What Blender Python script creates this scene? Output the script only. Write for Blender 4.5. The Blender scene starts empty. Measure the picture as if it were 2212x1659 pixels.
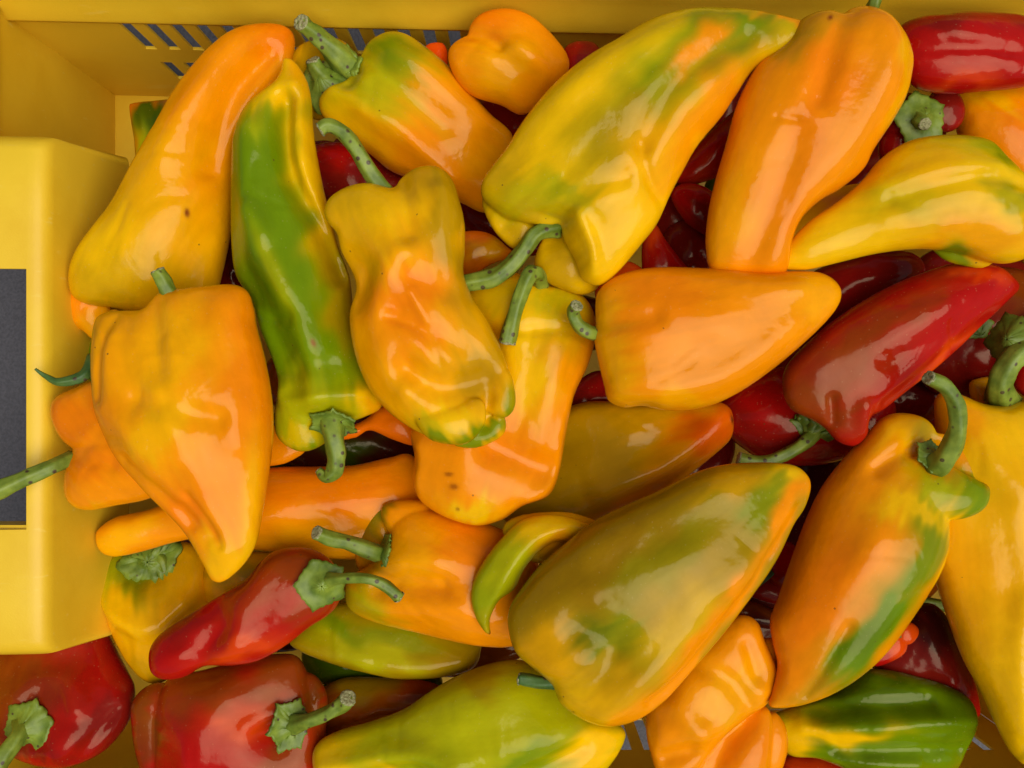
import bpy, math, random
import numpy as np
from math import radians, sin, cos, pi
from mathutils import Vector, Matrix

# ------------------------------------------------------------------ scale
S = 0.00027            # metres per photo unit on the reference plane z = 0
D = 1900.0             # camera height in the same units
CX, CY = 1106.0, 829.5
FLOOR = -760.0

sc = bpy.context.scene
cam_d = bpy.data.cameras.new('camera')
cam = bpy.data.objects.new('camera', cam_d)
sc.collection.objects.link(cam)
cam.location = (0, 0, D * S)
cam_d.sensor_width = 36
cam_d.lens = 36 * D / 2212.0
cam_d.clip_start = 0.01
cam_d.clip_end = 100
sc.camera = cam

w = bpy.data.worlds.new('World'); sc.world = w; w.use_nodes = True
nt = w.node_tree; bg = nt.nodes['Background']
sky = nt.nodes.new('ShaderNodeTexSky'); sky.sky_type = 'NISHITA'; sky.sun_disc = False
SUN_EL, SUN_AZ = radians(66), radians(125)       # azimuth measured clockwise from +Y
sky.sun_elevation = SUN_EL; sky.sun_rotation = SUN_AZ
sky.air_density = 1.0; sky.dust_density = 4.0; sky.ozone_density = 1.0
nt.links.new(sky.outputs[0], bg.inputs[0]); bg.inputs[1].default_value = 0.05
sun_d = bpy.data.lights.new('sun', 'SUN'); sun_d.energy = 2.4; sun_d.angle = radians(60)
sun_d.color = (1.0, 0.95, 0.88)
sun = bpy.data.objects.new('sun', sun_d); sc.collection.objects.link(sun)
dirv = Vector((sin(SUN_AZ) * cos(SUN_EL), cos(SUN_AZ) * cos(SUN_EL), sin(SUN_EL)))
sun.rotation_euler = dirv.to_track_quat('Z', 'Y').to_euler()
sc.view_settings.view_transform = 'Standard'
sc.view_settings.look = 'None'
sc.view_settings.exposure = 0.12
sc.view_settings.gamma = 1

# ------------------------------------------------------------------ materials
def new_mat(name):
    m = bpy.data.materials.new(name); m.use_nodes = True
    return m, m.node_tree, m.node_tree.nodes['Principled BSDF']

def N(t, kind, **kw):
    n = t.nodes.new(kind)
    for k, v in kw.items(): setattr(n, k, v)
    return n

def make_skin():
    m, t, b = new_mat('pepper_skin'); L = t.links.new
    at = N(t, 'ShaderNodeAttribute', attribute_name='skin')
    tc = N(t, 'ShaderNodeTexCoord')
    # mottling
    n1 = N(t, 'ShaderNodeTexNoise'); n1.inputs['Scale'].default_value = 60; n1.inputs['Detail'].default_value = 5
    L(tc.outputs['Object'], n1.inputs['Vector'])
    r1 = N(t, 'ShaderNodeMapRange'); r1.inputs[1].default_value = .3; r1.inputs[2].default_value = .7
    r1.inputs[3].default_value = .93; r1.inputs[4].default_value = 1.05
    L(n1.outputs['Fac'], r1.inputs[0])
    # streaks that run from stem to tip
    ga = N(t, 'ShaderNodeAttribute', attribute_name='grain')
    ns = N(t, 'ShaderNodeTexNoise'); ns.inputs['Scale'].default_value = 1.0; ns.inputs['Detail'].default_value = 4
    L(ga.outputs['Vector'], ns.inputs['Vector'])
    rs_ = N(t, 'ShaderNodeMapRange'); rs_.inputs[1].default_value = .3; rs_.inputs[2].default_value = .7
    rs_.inputs[3].default_value = .955; rs_.inputs[4].default_value = 1.03
    L(ns.outputs['Fac'], rs_.inputs[0])
    mm = N(t, 'ShaderNodeMath', operation='MULTIPLY'); L(r1.outputs[0], mm.inputs[0]); L(rs_.outputs[0], mm.inputs[1])
    r1 = mm
    mx = N(t, 'ShaderNodeVectorMath', operation='SCALE')
    L(at.outputs['Color'], mx.inputs[0]); L(r1.outputs[0], mx.inputs['Scale'])
    # tiny pores / specks
    v = N(t, 'ShaderNodeTexVoronoi'); v.inputs['Scale'].default_value = 95
    L(tc.outputs['Object'], v.inputs['Vector'])
    n2 = N(t, 'ShaderNodeTexNoise'); n2.inputs['Scale'].default_value = 30
    L(tc.outputs['Object'], n2.inputs['Vector'])
    lt = N(t, 'ShaderNodeMath', operation='LESS_THAN'); lt.inputs[1].default_value = .055
    L(v.outputs['Distance'], lt.inputs[0])
    gt = N(t, 'ShaderNodeMath', operation='GREATER_THAN'); gt.inputs[1].default_value = .57
    L(n2.outputs['Fac'], gt.inputs[0])
    mu = N(t, 'ShaderNodeMath', operation='MULTIPLY'); L(lt.outputs[0], mu.inputs[0]); L(gt.outputs[0], mu.inputs[1])
    mu2 = N(t, 'ShaderNodeMath', operation='MULTIPLY'); mu2.inputs[1].default_value = .7; L(mu.outputs[0], mu2.inputs[0])
    mc = N(t, 'ShaderNodeMix', data_type='RGBA'); L(mu2.outputs[0], mc.inputs[0]); L(mx.outputs[0], mc.inputs[6])
    mc.inputs[7].default_value = (.10, .045, .012, 1)
    L(mc.outputs[2], b.inputs['Base Color'])
    b.inputs['Roughness'].default_value = .2
    rr = N(t, 'ShaderNodeMapRange'); rr.inputs[1].default_value = .35; rr.inputs[2].default_value = .65
    rr.inputs[3].default_value = .10; rr.inputs[4].default_value = .21
    L(n2.outputs['Fac'], rr.inputs[0]); L(rr.outputs[0], b.inputs['Roughness'])
    b.inputs['IOR'].default_value = 1.5
    b.inputs['Specular IOR Level'].default_value = .28
    b.inputs['Specular Tint'].default_value = (1.0, .88, .62, 1)
    b.inputs['Subsurface Weight'].default_value = .06
    b.inputs['Subsurface Radius'].default_value = (1.0, .45, .1)
    b.inputs['Subsurface Scale'].default_value = .006
    # fine pale pores
    vp = N(t, 'ShaderNodeTexVoronoi'); vp.inputs['Scale'].default_value = 420
    L(tc.outputs['Object'], vp.inputs['Vector'])
    sp = N(t, 'ShaderNodeSeparateColor'); L(vp.outputs['Color'], sp.inputs[0])
    g1 = N(t, 'ShaderNodeMath', operation='GREATER_THAN'); g1.inputs[1].default_value = .78; L(sp.outputs[0], g1.inputs[0])
    l1 = N(t, 'ShaderNodeMath', operation='LESS_THAN'); l1.inputs[1].default_value = .17; L(vp.outputs['Distance'], l1.inputs[0])
    p1 = N(t, 'ShaderNodeMath', operation='MULTIPLY'); L(g1.outputs[0], p1.inputs[0]); L(l1.outputs[0], p1.inputs[1])
    p2 = N(t, 'ShaderNodeMath', operation='MULTIPLY'); p2.inputs[1].default_value = .09; L(p1.outputs[0], p2.inputs[0])
    mq = N(t, 'ShaderNodeMix', data_type='RGBA'); L(p2.outputs[0], mq.inputs[0]); L(mc.outputs[2], mq.inputs[6])
    mq.inputs[7].default_value = (.75, .55, .25, 1)
    L(mq.outputs[2], b.inputs['Base Color'])
    # ripples of the waxy surface
    n3 = N(t, 'ShaderNodeTexNoise'); n3.inputs['Scale'].default_value = 34; n3.inputs['Detail'].default_value = 1.5
    L(tc.outputs['Object'], n3.inputs['Vector'])
    n4 = N(t, 'ShaderNodeTexNoise'); n4.inputs['Scale'].default_value = 220; n4.inputs['Detail'].default_value = 2
    L(tc.outputs['Object'], n4.inputs['Vector'])
    b1 = N(t, 'ShaderNodeBump'); b1.inputs['Distance'].default_value = .0035; b1.inputs['Strength'].default_value = .14
    L(n3.outputs['Fac'], b1.inputs['Height'])
    n5 = N(t, 'ShaderNodeTexNoise'); n5.inputs['Scale'].default_value = 105; n5.inputs['Detail'].default_value = 2.5
    L(tc.outputs['Object'], n5.inputs['Vector'])
    b5 = N(t, 'ShaderNodeBump'); b5.inputs['Distance'].default_value = .0012; b5.inputs['Strength'].default_value = .34
    L(n5.outputs['Fac'], b5.inputs['Height']); L(b1.outputs[0], b5.inputs['Normal'])
    b6 = N(t, 'ShaderNodeBump'); b6.inputs['Distance'].default_value = .0006; b6.inputs['Strength'].default_value = .10
    L(ns.outputs['Fac'], b6.inputs['Height']); L(b5.outputs[0], b6.inputs['Normal'])
    b2 = N(t, 'ShaderNodeBump'); b2.inputs['Distance'].default_value = .0002; b2.inputs['Strength'].default_value = .4
    L(n4.outputs['Fac'], b2.inputs['Height']); L(b6.outputs[0], b2.inputs['Normal'])
    L(b2.outputs[0], b.inputs['Normal'])
    return m

def make_green(name, c0, c1, spots=.30, rough=.5):
    m, t, b = new_mat(name); L = t.links.new
    tc = N(t, 'ShaderNodeTexCoord')
    n1 = N(t, 'ShaderNodeTexNoise'); n1.inputs['Scale'].default_value = 110; n1.inputs['Detail'].default_value = 7
    L(tc.outputs['Object'], n1.inputs['Vector'])
    cr = N(t, 'ShaderNodeValToRGB'); cr.color_ramp.elements[0].position = .33; cr.color_ramp.elements[1].position = .68
    cr.color_ramp.elements[0].color = (*c0, 1); cr.color_ramp.elements[1].color = (*c1, 1)
    L(n1.outputs['Fac'], cr.inputs[0])
    v = N(t, 'ShaderNodeTexVoronoi'); v.inputs['Scale'].default_value = 190
    L(tc.outputs['Object'], v.inputs['Vector'])
    # dark ring with a pale centre
    rp = N(t, 'ShaderNodeValToRGB'); e = rp.color_ramp.elements
    e[0].position = 0; e[0].color = (.6, .6, .6, 1); e[1].position = spots * .55; e[1].color = (1, 1, 1, 1)
    e2 = e.new(spots); e2.color = (0, 0, 0, 1)
    L(v.outputs['Distance'], rp.inputs[0])
    sel = N(t, 'ShaderNodeSeparateColor'); L(v.outputs['Color'], sel.inputs[0])
    gt = N(t, 'ShaderNodeMath', operation='GREATER_THAN'); gt.inputs[1].default_value = .45
    L(sel.outputs[0], gt.inputs[0])
    mu = N(t, 'ShaderNodeMath', operation='MULTIPLY'); L(rp.outputs[0], mu.inputs[0]); L(gt.outputs[0], mu.inputs[1])
    mc = N(t, 'ShaderNodeMix', data_type='RGBA'); L(mu.outputs[0], mc.inputs[0]); L(cr.outputs[0], mc.inputs[6])
    mc.inputs[7].default_value = (.055, .022, .012, 1)
    L(mc.outputs[2], b.inputs['Base Color'])
    b.inputs['Roughness'].default_value = rough
    bp = N(t, 'ShaderNodeBump'); bp.inputs['Distance'].default_value = .0008; bp.inputs['Strength'].default_value = .6
    L(n1.outputs['Fac'], bp.inputs['Height']); L(bp.outputs[0], b.inputs['Normal'])
    return m

def make_plain(name, c0, c1, scale, rough, bump=.3, dist=.0005, specks=None):
    m, t, b = new_mat(name); L = t.links.new
    tc = N(t, 'ShaderNodeTexCoord')
    n1 = N(t, 'ShaderNodeTexNoise'); n1.inputs['Scale'].default_value = scale; n1.inputs['Detail'].default_value = 6
    L(tc.outputs['Object'], n1.inputs['Vector'])
    cr = N(t, 'ShaderNodeValToRGB'); cr.color_ramp.elements[0].position = .35; cr.color_ramp.elements[1].position = .65
    cr.color_ramp.elements[0].color = (*c0, 1); cr.color_ramp.elements[1].color = (*c1, 1)
    L(n1.outputs['Fac'], cr.inputs[0])
    out = cr.outputs[0]
    if specks:
        v = N(t, 'ShaderNodeTexVoronoi'); v.inputs['Scale'].default_value = specks
        L(tc.outputs['Object'], v.inputs['Vector'])
        sel = N(t, 'ShaderNodeSeparateColor'); L(v.outputs['Color'], sel.inputs[0])
        gt = N(t, 'ShaderNodeMath', operation='GREATER_THAN'); gt.inputs[1].default_value = .72; L(sel.outputs[0], gt.inputs[0])
        lt = N(t, 'ShaderNodeMath', operation='LESS_THAN'); lt.inputs[1].default_value = .022; L(v.outputs['Distance'], lt.inputs[0])
        mu = N(t, 'ShaderNodeMath', operation='MULTIPLY'); L(gt.outputs[0], mu.inputs[0]); L(lt.outputs[0], mu.inputs[1])
        mc = N(t, 'ShaderNodeMix', data_type='RGBA'); L(mu.outputs[0], mc.inputs[0]); L(out, mc.inputs[6])
        mc.inputs[7].default_value = (.12, .06, .015, 1); out = mc.outputs[2]
    L(out, b.inputs['Base Color'])
    b.inputs['Roughness'].default_value = rough
    bp = N(t, 'ShaderNodeBump'); bp.inputs['Distance'].default_value = dist; bp.inputs['Strength'].default_value = bump
    L(n1.outputs['Fac'], bp.inputs['Height']); L(bp.outputs[0], b.inputs['Normal'])
    return m

SKIN = make_skin()
STEM = make_green('stem_green', (.10, .16, .008), (.25, .33, .030))
CALYX = make_green('calyx_green', (.09, .15, .008), (.23, .32, .028), spots=.2)
DSTEM = make_green('dark_stem_green', (.03, .09, .015), (.10, .19, .03))
CUT = make_plain('dry_cut_stem', (.20, .19, .07), (.42, .42, .20), 700, .85, .9, .001)
def make_plastic():
    m, t, b = new_mat('yellow_crate_plastic'); L = t.links.new
    tc = N(t, 'ShaderNodeTexCoord')
    n1 = N(t, 'ShaderNodeTexNoise'); n1.inputs['Scale'].default_value = 11; n1.inputs['Detail'].default_value = 8; n1.inputs['Roughness'].default_value = .62
    L(tc.outputs['Object'], n1.inputs['Vector'])
    cr = N(t, 'ShaderNodeValToRGB'); e = cr.color_ramp.elements
    e[0].position = .30; e[0].color = (.82, .50, .012, 1); e[1].position = .55; e[1].color = (.91, .60, .022, 1)
    L(n1.outputs['Fac'], cr.inputs[0])
    # scuffs: short stretched streaks
    mp = N(t, 'ShaderNodeMapping'); mp.inputs['Scale'].default_value = (30, 260, 130); mp.inputs['Rotation'].default_value = (0, 0, .5)
    L(tc.outputs['Object'], mp.inputs[0])
    n2 = N(t, 'ShaderNodeTexNoise'); n2.inputs['Scale'].default_value = 1; n2.inputs['Detail'].default_value = 3; L(mp.outputs[0], n2.inputs['Vector'])
    rg_ = N(t, 'ShaderNodeMapRange'); rg_.inputs[1].default_value = .66; rg_.inputs[2].default_value = .74; rg_.inputs[4].default_value = .45; L(n2.outputs['Fac'], rg_.inputs[0])
    m1 = N(t, 'ShaderNodeMix', data_type='RGBA'); L(rg_.outputs[0], m1.inputs[0]); L(cr.outputs[0], m1.inputs[6]); m1.inputs[7].default_value = (.92, .70, .12, 1)
    # dirt specks
    v = N(t, 'ShaderNodeTexVoronoi'); v.inputs['Scale'].default_value = 45; L(tc.outputs['Object'], v.inputs['Vector'])
    sel = N(t, 'ShaderNodeSeparateColor'); L(v.outputs['Color'], sel.inputs[0])
    gt = N(t, 'ShaderNodeMath', operation='GREATER_THAN'); gt.inputs[1].default_value = .6; L(sel.outputs[0], gt.inputs[0])
    lt = N(t, 'ShaderNodeMath', operation='LESS_THAN'); lt.inputs[1].default_value = .03; L(v.outputs['Distance'], lt.inputs[0])
    mu = N(t, 'ShaderNodeMath', operation='MULTIPLY'); L(gt.outputs[0], mu.inputs[0]); L(lt.outputs[0], mu.inputs[1])
    mc = N(t, 'ShaderNodeMix', data_type='RGBA'); L(mu.outputs[0], mc.inputs[0]); L(m1.outputs[2], mc.inputs[6])
    mc.inputs[7].default_value = (.10, .05, .015, 1)
    L(mc.outputs[2], b.inputs['Base Color'])
    rr = N(t, 'ShaderNodeMapRange'); rr.inputs[3].default_value = .34; rr.inputs[4].default_value = .55; L(n1.outputs['Fac'], rr.inputs[0]); L(rr.outputs[0], b.inputs['Roughness'])
    n3 = N(t, 'ShaderNodeTexNoise'); n3.inputs['Scale'].default_value = 900; L(tc.outputs['Object'], n3.inputs['Vector'])
    b1 = N(t, 'ShaderNodeBump'); b1.inputs['Distance'].default_value = .0003; b1.inputs['Strength'].default_value = .25; L(n3.outputs['Fac'], b1.inputs['Height'])
    b2 = N(t, 'ShaderNodeBump'); b2.inputs['Distance'].default_value = .002; b2.inputs['Strength'].default_value = .12; L(n1.outputs['Fac'], b2.inputs['Height']); L(b1.outputs[0], b2.inputs['Normal'])
    L(b2.outputs[0], b.inputs['Normal'])
    # the thin wall lets daylight glow through
    tr = N(t, 'ShaderNodeBsdfTranslucent'); tr.inputs['Color'].default_value = (.95, .60, .02, 1)
    ms = N(t, 'ShaderNodeMixShader'); ms.inputs[0].default_value = .08
    L(b.outputs[0], ms.inputs[1]); L(tr.outputs[0], ms.inputs[2]); L(ms.outputs[0], t.nodes['Material Output'].inputs['Surface'])
    return m
PLASTIC = make_plastic()
GROUND = make_plain('dark_grey_ground', (.082, .080, .088), (.115, .112, .124), 500, .8, .8, .001)

# ------------------------------------------------------------------ helpers
def to_world(x, y, z):
    s = (D - z) / D
    return np.stack([(x - CX) * s * S, -(y - CY) * s * S, z * S], -1)

def mesh_obj(name, verts, faces, mat, parent=None, smooth=True, loc=None):
    verts = np.asarray(verts, float)
    if loc is not None: verts = verts - np.asarray(loc)
    me = bpy.data.meshes.new(name)
    me.from_pydata(verts.tolist(), [], faces if isinstance(faces, list) else faces.tolist())
    me.materials.append(mat)
    if smooth: me.polygons.foreach_set('use_smooth', [True] * len(me.polygons))
    me.update()
    o = bpy.data.objects.new(name, me); sc.collection.objects.link(o)
    if parent is not None: o.parent = parent
    return o

def empty(name, loc):
    o = bpy.data.objects.new(name, None); sc.collection.objects.link(o)
    o.location = loc; o.empty_display_size = .02
    return o

def tag(o, label, cat, group=None, kind=None):
    if label: o['label'] = label
    if cat: o['category'] = cat
    if group: o['group'] = group
    if kind: o['kind'] = kind

def catmull(pts, closed=True, n=6):
    P = np.asarray(pts, float); m = len(P); out = []
    for i in range(m if closed else m - 1):
        if closed: p0, p1, p2, p3 = P[i - 1], P[i], P[(i + 1) % m], P[(i + 2) % m]
        else: p0, p1, p2, p3 = P[max(i - 1, 0)], P[i], P[i + 1], P[min(i + 2, m - 1)]
        for j in range(n):
            t = j / n
            out.append(.5 * ((2 * p1) + (-p0 + p2) * t + (2 * p0 - 5 * p1 + 4 * p2 - p3) * t * t + (-p0 + 3 * p1 - 3 * p2 + p3) * t ** 3))
    if not closed: out.append(P[-1])
    return np.array(out)

def seg_dist(px, py, poly, closed=True):
    A = poly; B = np.roll(poly, -1, 0)
    if not closed: A, B = poly[:-1], poly[1:]
    d = np.full(px.shape, 1e9); inside = np.zeros(px.shape, bool)
    for (ax, ay), (bx, by) in zip(A, B):
        vx, vy = bx - ax, by - ay; l2 = vx * vx + vy * vy + 1e-9
        t = np.clip(((px - ax) * vx + (py - ay) * vy) / l2, 0, 1)
        dd = (px - ax - t * vx) ** 2 + (py - ay - t * vy) ** 2
        np.minimum(d, dd, out=d)
        if closed:
            c = (ay > py) != (by > py)
            if by != ay:
                xi = (bx - ax) * (py - ay) / (by - ay) + ax
                inside ^= c & (px < xi)
    d = np.sqrt(d)
    return (np.where(inside, d, -d) if closed else d)

def phi_field(px, py, poly):
    """smooth generalised distance, ~d near the outline"""
    A = poly; B = np.roll(poly, -1, 0)
    acc = np.zeros(px.shape)
    for (ax, ay), (bx, by) in zip(A, B):
        vx, vy = bx - ax, by - ay; l = math.hypot(vx, vy)
        if l < 1e-6: continue
        vx /= l; vy /= l
        s1 = (px - ax) * vx + (py - ay) * vy; s0 = s1 - l
        d2 = ((px - ax) * vy - (py - ay) * vx) ** 2 + .25
        acc += (s1 / np.sqrt(d2 + s1 * s1) - s0 / np.sqrt(d2 + s0 * s0)) / d2
    return np.sqrt(2 / acc)

def bilinear(G, gx, gy):
    gx = np.clip(gx, 0, G.shape[0] - 1.001); gy = np.clip(gy, 0, G.shape[1] - 1.001)
    i = gx.astype(int); j = gy.astype(int); a = gx - i; b = gy - j
    return G[i, j] * (1 - a) * (1 - b) + G[i + 1, j] * a * (1 - b) + G[i, j + 1] * (1 - a) * b + G[i + 1, j + 1] * a * b

def inflate(poly, px, py):
    """u(x,y): Poisson inflation, positive inside, negative outside, smooth at the outline"""
    h = 8.0
    x0, y0 = poly.min(0) - 24; x1, y1 = poly.max(0) + 24
    nx, ny = int((x1 - x0) / h) + 2, int((y1 - y0) / h) + 2
    gx, gy = np.meshgrid(x0 + h * np.arange(nx), y0 + h * np.arange(ny), indexing='ij')
    sd = seg_dist(gx, gy, poly)
    ins = sd > 0
    u = np.where(ins, sd * 60, 0.)
    par = (np.add.outer(np.arange(nx), np.arange(ny)) % 2).astype(bool)
    om = 1.86
    for it in range(160):
        for p in (0, 1):
            nb = np.zeros_like(u)
            nb[1:-1, 1:-1] = (u[:-2, 1:-1] + u[2:, 1:-1] + u[1:-1, :-2] + u[1:-1, 2:] + 4 * h * h) / 4
            m = ins & (par == bool(p))
            u[m] += om * (nb[m] - u[m])
    u = np.maximum(u, 0)
    sdp = np.maximum(sd, 0)
    # ratio q = u / sd, filled outwards
    ok = sd > 9
    if ok.sum() < 4: ok = sd > 0.6 * sd.max()
    ph = phi_field(gx, gy, poly)
    q = np.where(ok, u / np.maximum(ph, 1), 0.)
    q0 = q[ok].mean(); known = ok.copy(); val = np.where(ok, q, 0.)
    for it in range(10):
        s = np.zeros_like(val); c = np.zeros_like(val)
        for ax in (0, 1):
            for sh in (-1, 1):
                s += np.roll(val * known, sh, ax); c += np.roll(known.astype(float), sh, ax)
        new = (~known) & (c > 0)
        val[new] = s[new] / c[new]; known |= new
    val[~known] = q0
    for it in range(2):
        sm = (np.roll(val, 1, 0) + np.roll(val, -1, 0) + np.roll(val, 1, 1) + np.roll(val, -1, 1)) / 4
        val = np.where(ok, val, sm)
    Q = bilinear(val, (px - x0) / h, (py - y0) / h)
    s2 = seg_dist(px, py, poly)
    f2 = phi_field(px, py, poly)
    # far inside phi, outside signed distance
    return Q * np.where(s2 > 0, f2, s2)

def surface_nets(F, org, h):
    nx, ny, nz = F.shape
    Sg = F > 0
    c = [Sg[i:nx - 1 + i, j:ny - 1 + j, k:nz - 1 + k] for i in (0, 1) for j in (0, 1) for k in (0, 1)]
    tot = sum(a.astype(np.int8) for a in c)
    act = (tot > 0) & (tot < 8)
    idx = -np.ones(act.shape, np.int64)
    ii, jj, kk = np.nonzero(act); n = len(ii); idx[ii, jj, kk] = np.arange(n)
    pos = np.zeros((n, 3)); cnt = np.zeros(n)
    corners = [(i, j, k) for i in (0, 1) for j in (0, 1) for k in (0, 1)]
    for a in corners:
        for d in range(3):
            if a[d]: continue
            b = list(a); b[d] = 1
            fa = F[ii + a[0], jj + a[1], kk + a[2]]; fb = F[ii + b[0], jj + b[1], kk + b[2]]
            m = (fa > 0) != (fb > 0)
            t = fa[m] / (fa[m] - fb[m])
            p = np.tile(np.array(a, float), (m.sum(), 1)); p[:, d] = t
            pos[m] += p; cnt[m] += 1
    pos = pos / cnt[:, None] + np.stack([ii, jj, kk], 1)
    quads = []
    for d in range(3):
        e1, e2 = [(1, 2), (2, 0), (0, 1)][d]
        sl0 = [slice(None)] * 3; sl1 = [slice(None)] * 3
        sl0[d] = slice(0, -1); sl1[d] = slice(1, None)
        A = Sg[tuple(sl0)]; B = Sg[tuple(sl1)]
        for flip, M in ((False, A & ~B), (True, ~A & B)):
            e = np.array(np.nonzero(M)).T
            ok = (e[:, e1] > 0) & (e[:, e2] > 0) & (e[:, e1] < F.shape[e1] - 1) & (e[:, e2] < F.shape[e2] - 1)
            e = e[ok]
            def at(o1, o2):
                q = e.copy(); q[:, e1] -= o1; q[:, e2] -= o2
                return idx[q[:, 0], q[:, 1], q[:, 2]]
            Q = np.stack([at(1, 1), at(0, 1), at(0, 0), at(1, 0)], 1)
            if flip: Q = Q[:, ::-1]
            quads.append(Q)
    quads = np.concatenate(quads)
    quads = quads[(quads >= 0).all(1)]
    # light smoothing
    for lam in (.5, -.35, .5):
        acc = np.zeros_like(pos); c2 = np.zeros(n)
        for a in range(4):
            p, q = quads[:, a], quads[:, (a + 1) % 4]
            for k in range(3):
                acc[:, k] += np.bincount(p, pos[q, k], n) + np.bincount(q, pos[p, k], n)
            c2 += np.bincount(p, minlength=n) + np.bincount(q, minlength=n)
        pos += lam * (acc / np.maximum(c2, 1)[:, None] - pos)
    return pos * h + np.asarray(org), quads

# ------------------------------------------------------------------ height map of what is already in the crate
HS = 8.0; HX0, HY0 = -160., -160.
HN, HM = int((2212 + 320) / HS), int((1659 + 320) / HS)
H = np.full((HN, HM), -450.)
hx, hy = np.meshgrid(HX0 + HS * np.arange(HN), HY0 + HS * np.arange(HM), indexing='ij')
def Hat(x, y): return bilinear(H, (np.asarray(x, float) - HX0) / HS, (np.asarray(y, float) - HY0) / HS)

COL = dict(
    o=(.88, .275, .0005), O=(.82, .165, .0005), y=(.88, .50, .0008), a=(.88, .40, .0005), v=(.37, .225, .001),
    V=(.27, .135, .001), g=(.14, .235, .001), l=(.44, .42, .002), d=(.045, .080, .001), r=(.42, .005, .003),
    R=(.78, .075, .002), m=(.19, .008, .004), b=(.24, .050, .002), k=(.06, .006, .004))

REPORT = []
def tube(name, path, radii, mat, parent, seed=0, ridges=5, amp=.10, seg=20, twist=0.8):
    """path, radii in photo units but already world-scaled (n,3)"""
    P = np.asarray(path); n = len(P); T = np.gradient(P, axis=0); T /= np.linalg.norm(T, axis=1)[:, None]
    up = Vector((0, 0, 1)); verts = []; faces = []
    rg = random.Random(seed)
    u = Vector(T[0]).orthogonal().normalized()
    for i in range(n):
        t = Vector(T[i]); u = (u - t * u.dot(t)).normalized(); v = t.cross(u)
        for j in range(seg):
            a = 2 * pi * j / seg
            rr = radii[i] * (1 + amp * cos(ridges * a + twist * i / n * 6 + seed) + .05 * sin(2 * a + i * .7 + seed) + rg.uniform(-.02, .02))
            verts.append(Vector(P[i]) + (u * cos(a) + v * sin(a)) * rr)
    for i in range(n - 1):
        for j in range(seg):
            a, b = i * seg + j, i * seg + (j + 1) % seg
            faces.append((a, b, b + seg, a + seg))
    faces.append(tuple(range(seg - 1, -1, -1)))
    faces.append(tuple(range((n - 1) * seg, n * seg)))
    o = mesh_obj(name, [tuple(v) for v in verts], faces, mat, parent)
    # ragged dry cut: slightly proud cupped disc
    t = Vector(T[-1]); u2 = t.orthogonal().normalized(); v2 = t.cross(u2)
    cv = []; cf = []; R0 = radii[-1]
    rings = [(1.0, -.15), (1.03, .06), (.84, .16), (.5, .05), (0.15, .09)]
    for k, (f, dz) in enumerate(rings):
        for j in range(16):
            a = 2 * pi * j / 16
            jit = 1 + rg.uniform(-.1, .1) * (k < 3)
            cv.append(Vector(P[-1]) + (u2 * cos(a) + v2 * sin(a)) * R0 * f * jit + t * R0 * (dz + rg.uniform(-.12, .12) * (0 < k < 4)))
    for k in range(len(rings) - 1):
        for j in range(16):
            a, b = k * 16 + j, k * 16 + (j + 1) % 16
            cf.append((a, b, b + 16, a + 16))
    cf.append(tuple(range((len(rings) - 1) * 16, len(rings) * 16)))
    mesh_obj('cut_end', [tuple(v) for v in cv], cf, CUT, o)
    return o

def calyx_mesh(parent, c, r, nrm, seed, lobes=6, cup=.25, mat=None, aspect=1.0, rot=0., org=(0, 0, 0)):
    """c world (m), r in m; leafy star cap round the stem base"""
    rg = random.Random(seed); nrm = Vector(nrm).normalized(); u = nrm.orthogonal().normalized(); v = nrm.cross(u)
    u, v = u * cos(rot) + v * sin(rot), v * cos(rot) - u * sin(rot)
    nj = lobes * 10; rings = [0, .18, .36, .55, .72, .86, 1.0]; verts = []; faces = []
    lobe_r = [rg.uniform(.85, 1.15) for _ in range(lobes)]; lift = [rg.uniform(-.10, .16) for _ in range(lobes)]
    for k, q in enumerate(rings):
        for j in range(nj):
            a = 2 * pi * j / nj; ph = (j / 10.) % 1; li = int(j / 10.) % lobes
            pt = 1 - abs(2 * ph - 1)                     # 0 between lobes, 1 at the tip
            edge = .80 + .22 * pt ** 3 * lobe_r[li] + .03 * sin(j * 2.3 + seed)
            rad = r * q * (1 + (edge - 1) * q ** 2)
            zz = r * (.34 * math.exp(-(q / .28) ** 2) - cup * q * q + lift[li] * pt * q ** 4 + .06 * cos(2 * pi * ph) * q * (1.3 - q) + .03 * sin(j * 1.7 + k + seed) * q)
            pv = Vector(c) + u * rad * cos(a) + v * rad * sin(a) * aspect + nrm * zz
            # lie on the skin where the skin is higher
            wp = (pv + Vector(org)) / S
            f_ = D / (D - wp.z); hz = float(Hat(CX + wp.x * f_, CY - wp.y * f_))
            if 0 < hz + 3 - wp.z < 40: pv.z += (hz + 3 + 3 * (1 - q) - wp.z) * S
            verts.append(pv)
    for k in range(len(rings) - 1):
        for j in range(nj):
            a, b = k * nj + j, k * nj + (j + 1) % nj
            faces.append((a, b, b + nj, a + nj))
    o = mesh_obj('calyx', [tuple(v) for v in verts], faces, mat or CALYX, parent)
    md = o.modifiers.new('thickness', 'SOLIDIFY'); md.thickness = r * .10; md.offset = -1
    return o

PEPPERS = []
def pepper(label, pcs, cols, feats=(), stem=None, calyx=None, base='a', z=None, tilt=None, k=.56, lift=0., name='sweet_pepper',
           h=4.2, rough=1.0, group='peppers heaped in the yellow crate', lab=None, maxslope=.22, sr=.0):
    PEPPERS.append(dict(label=label, pcs=pcs, cols=cols, feats=feats, stem=stem, calyx=calyx, base=base, z=z, tilt=tilt,
                        k=k, lift=lift, name=name, h=h, rough=rough, group=group, maxslope=maxslope))

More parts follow.
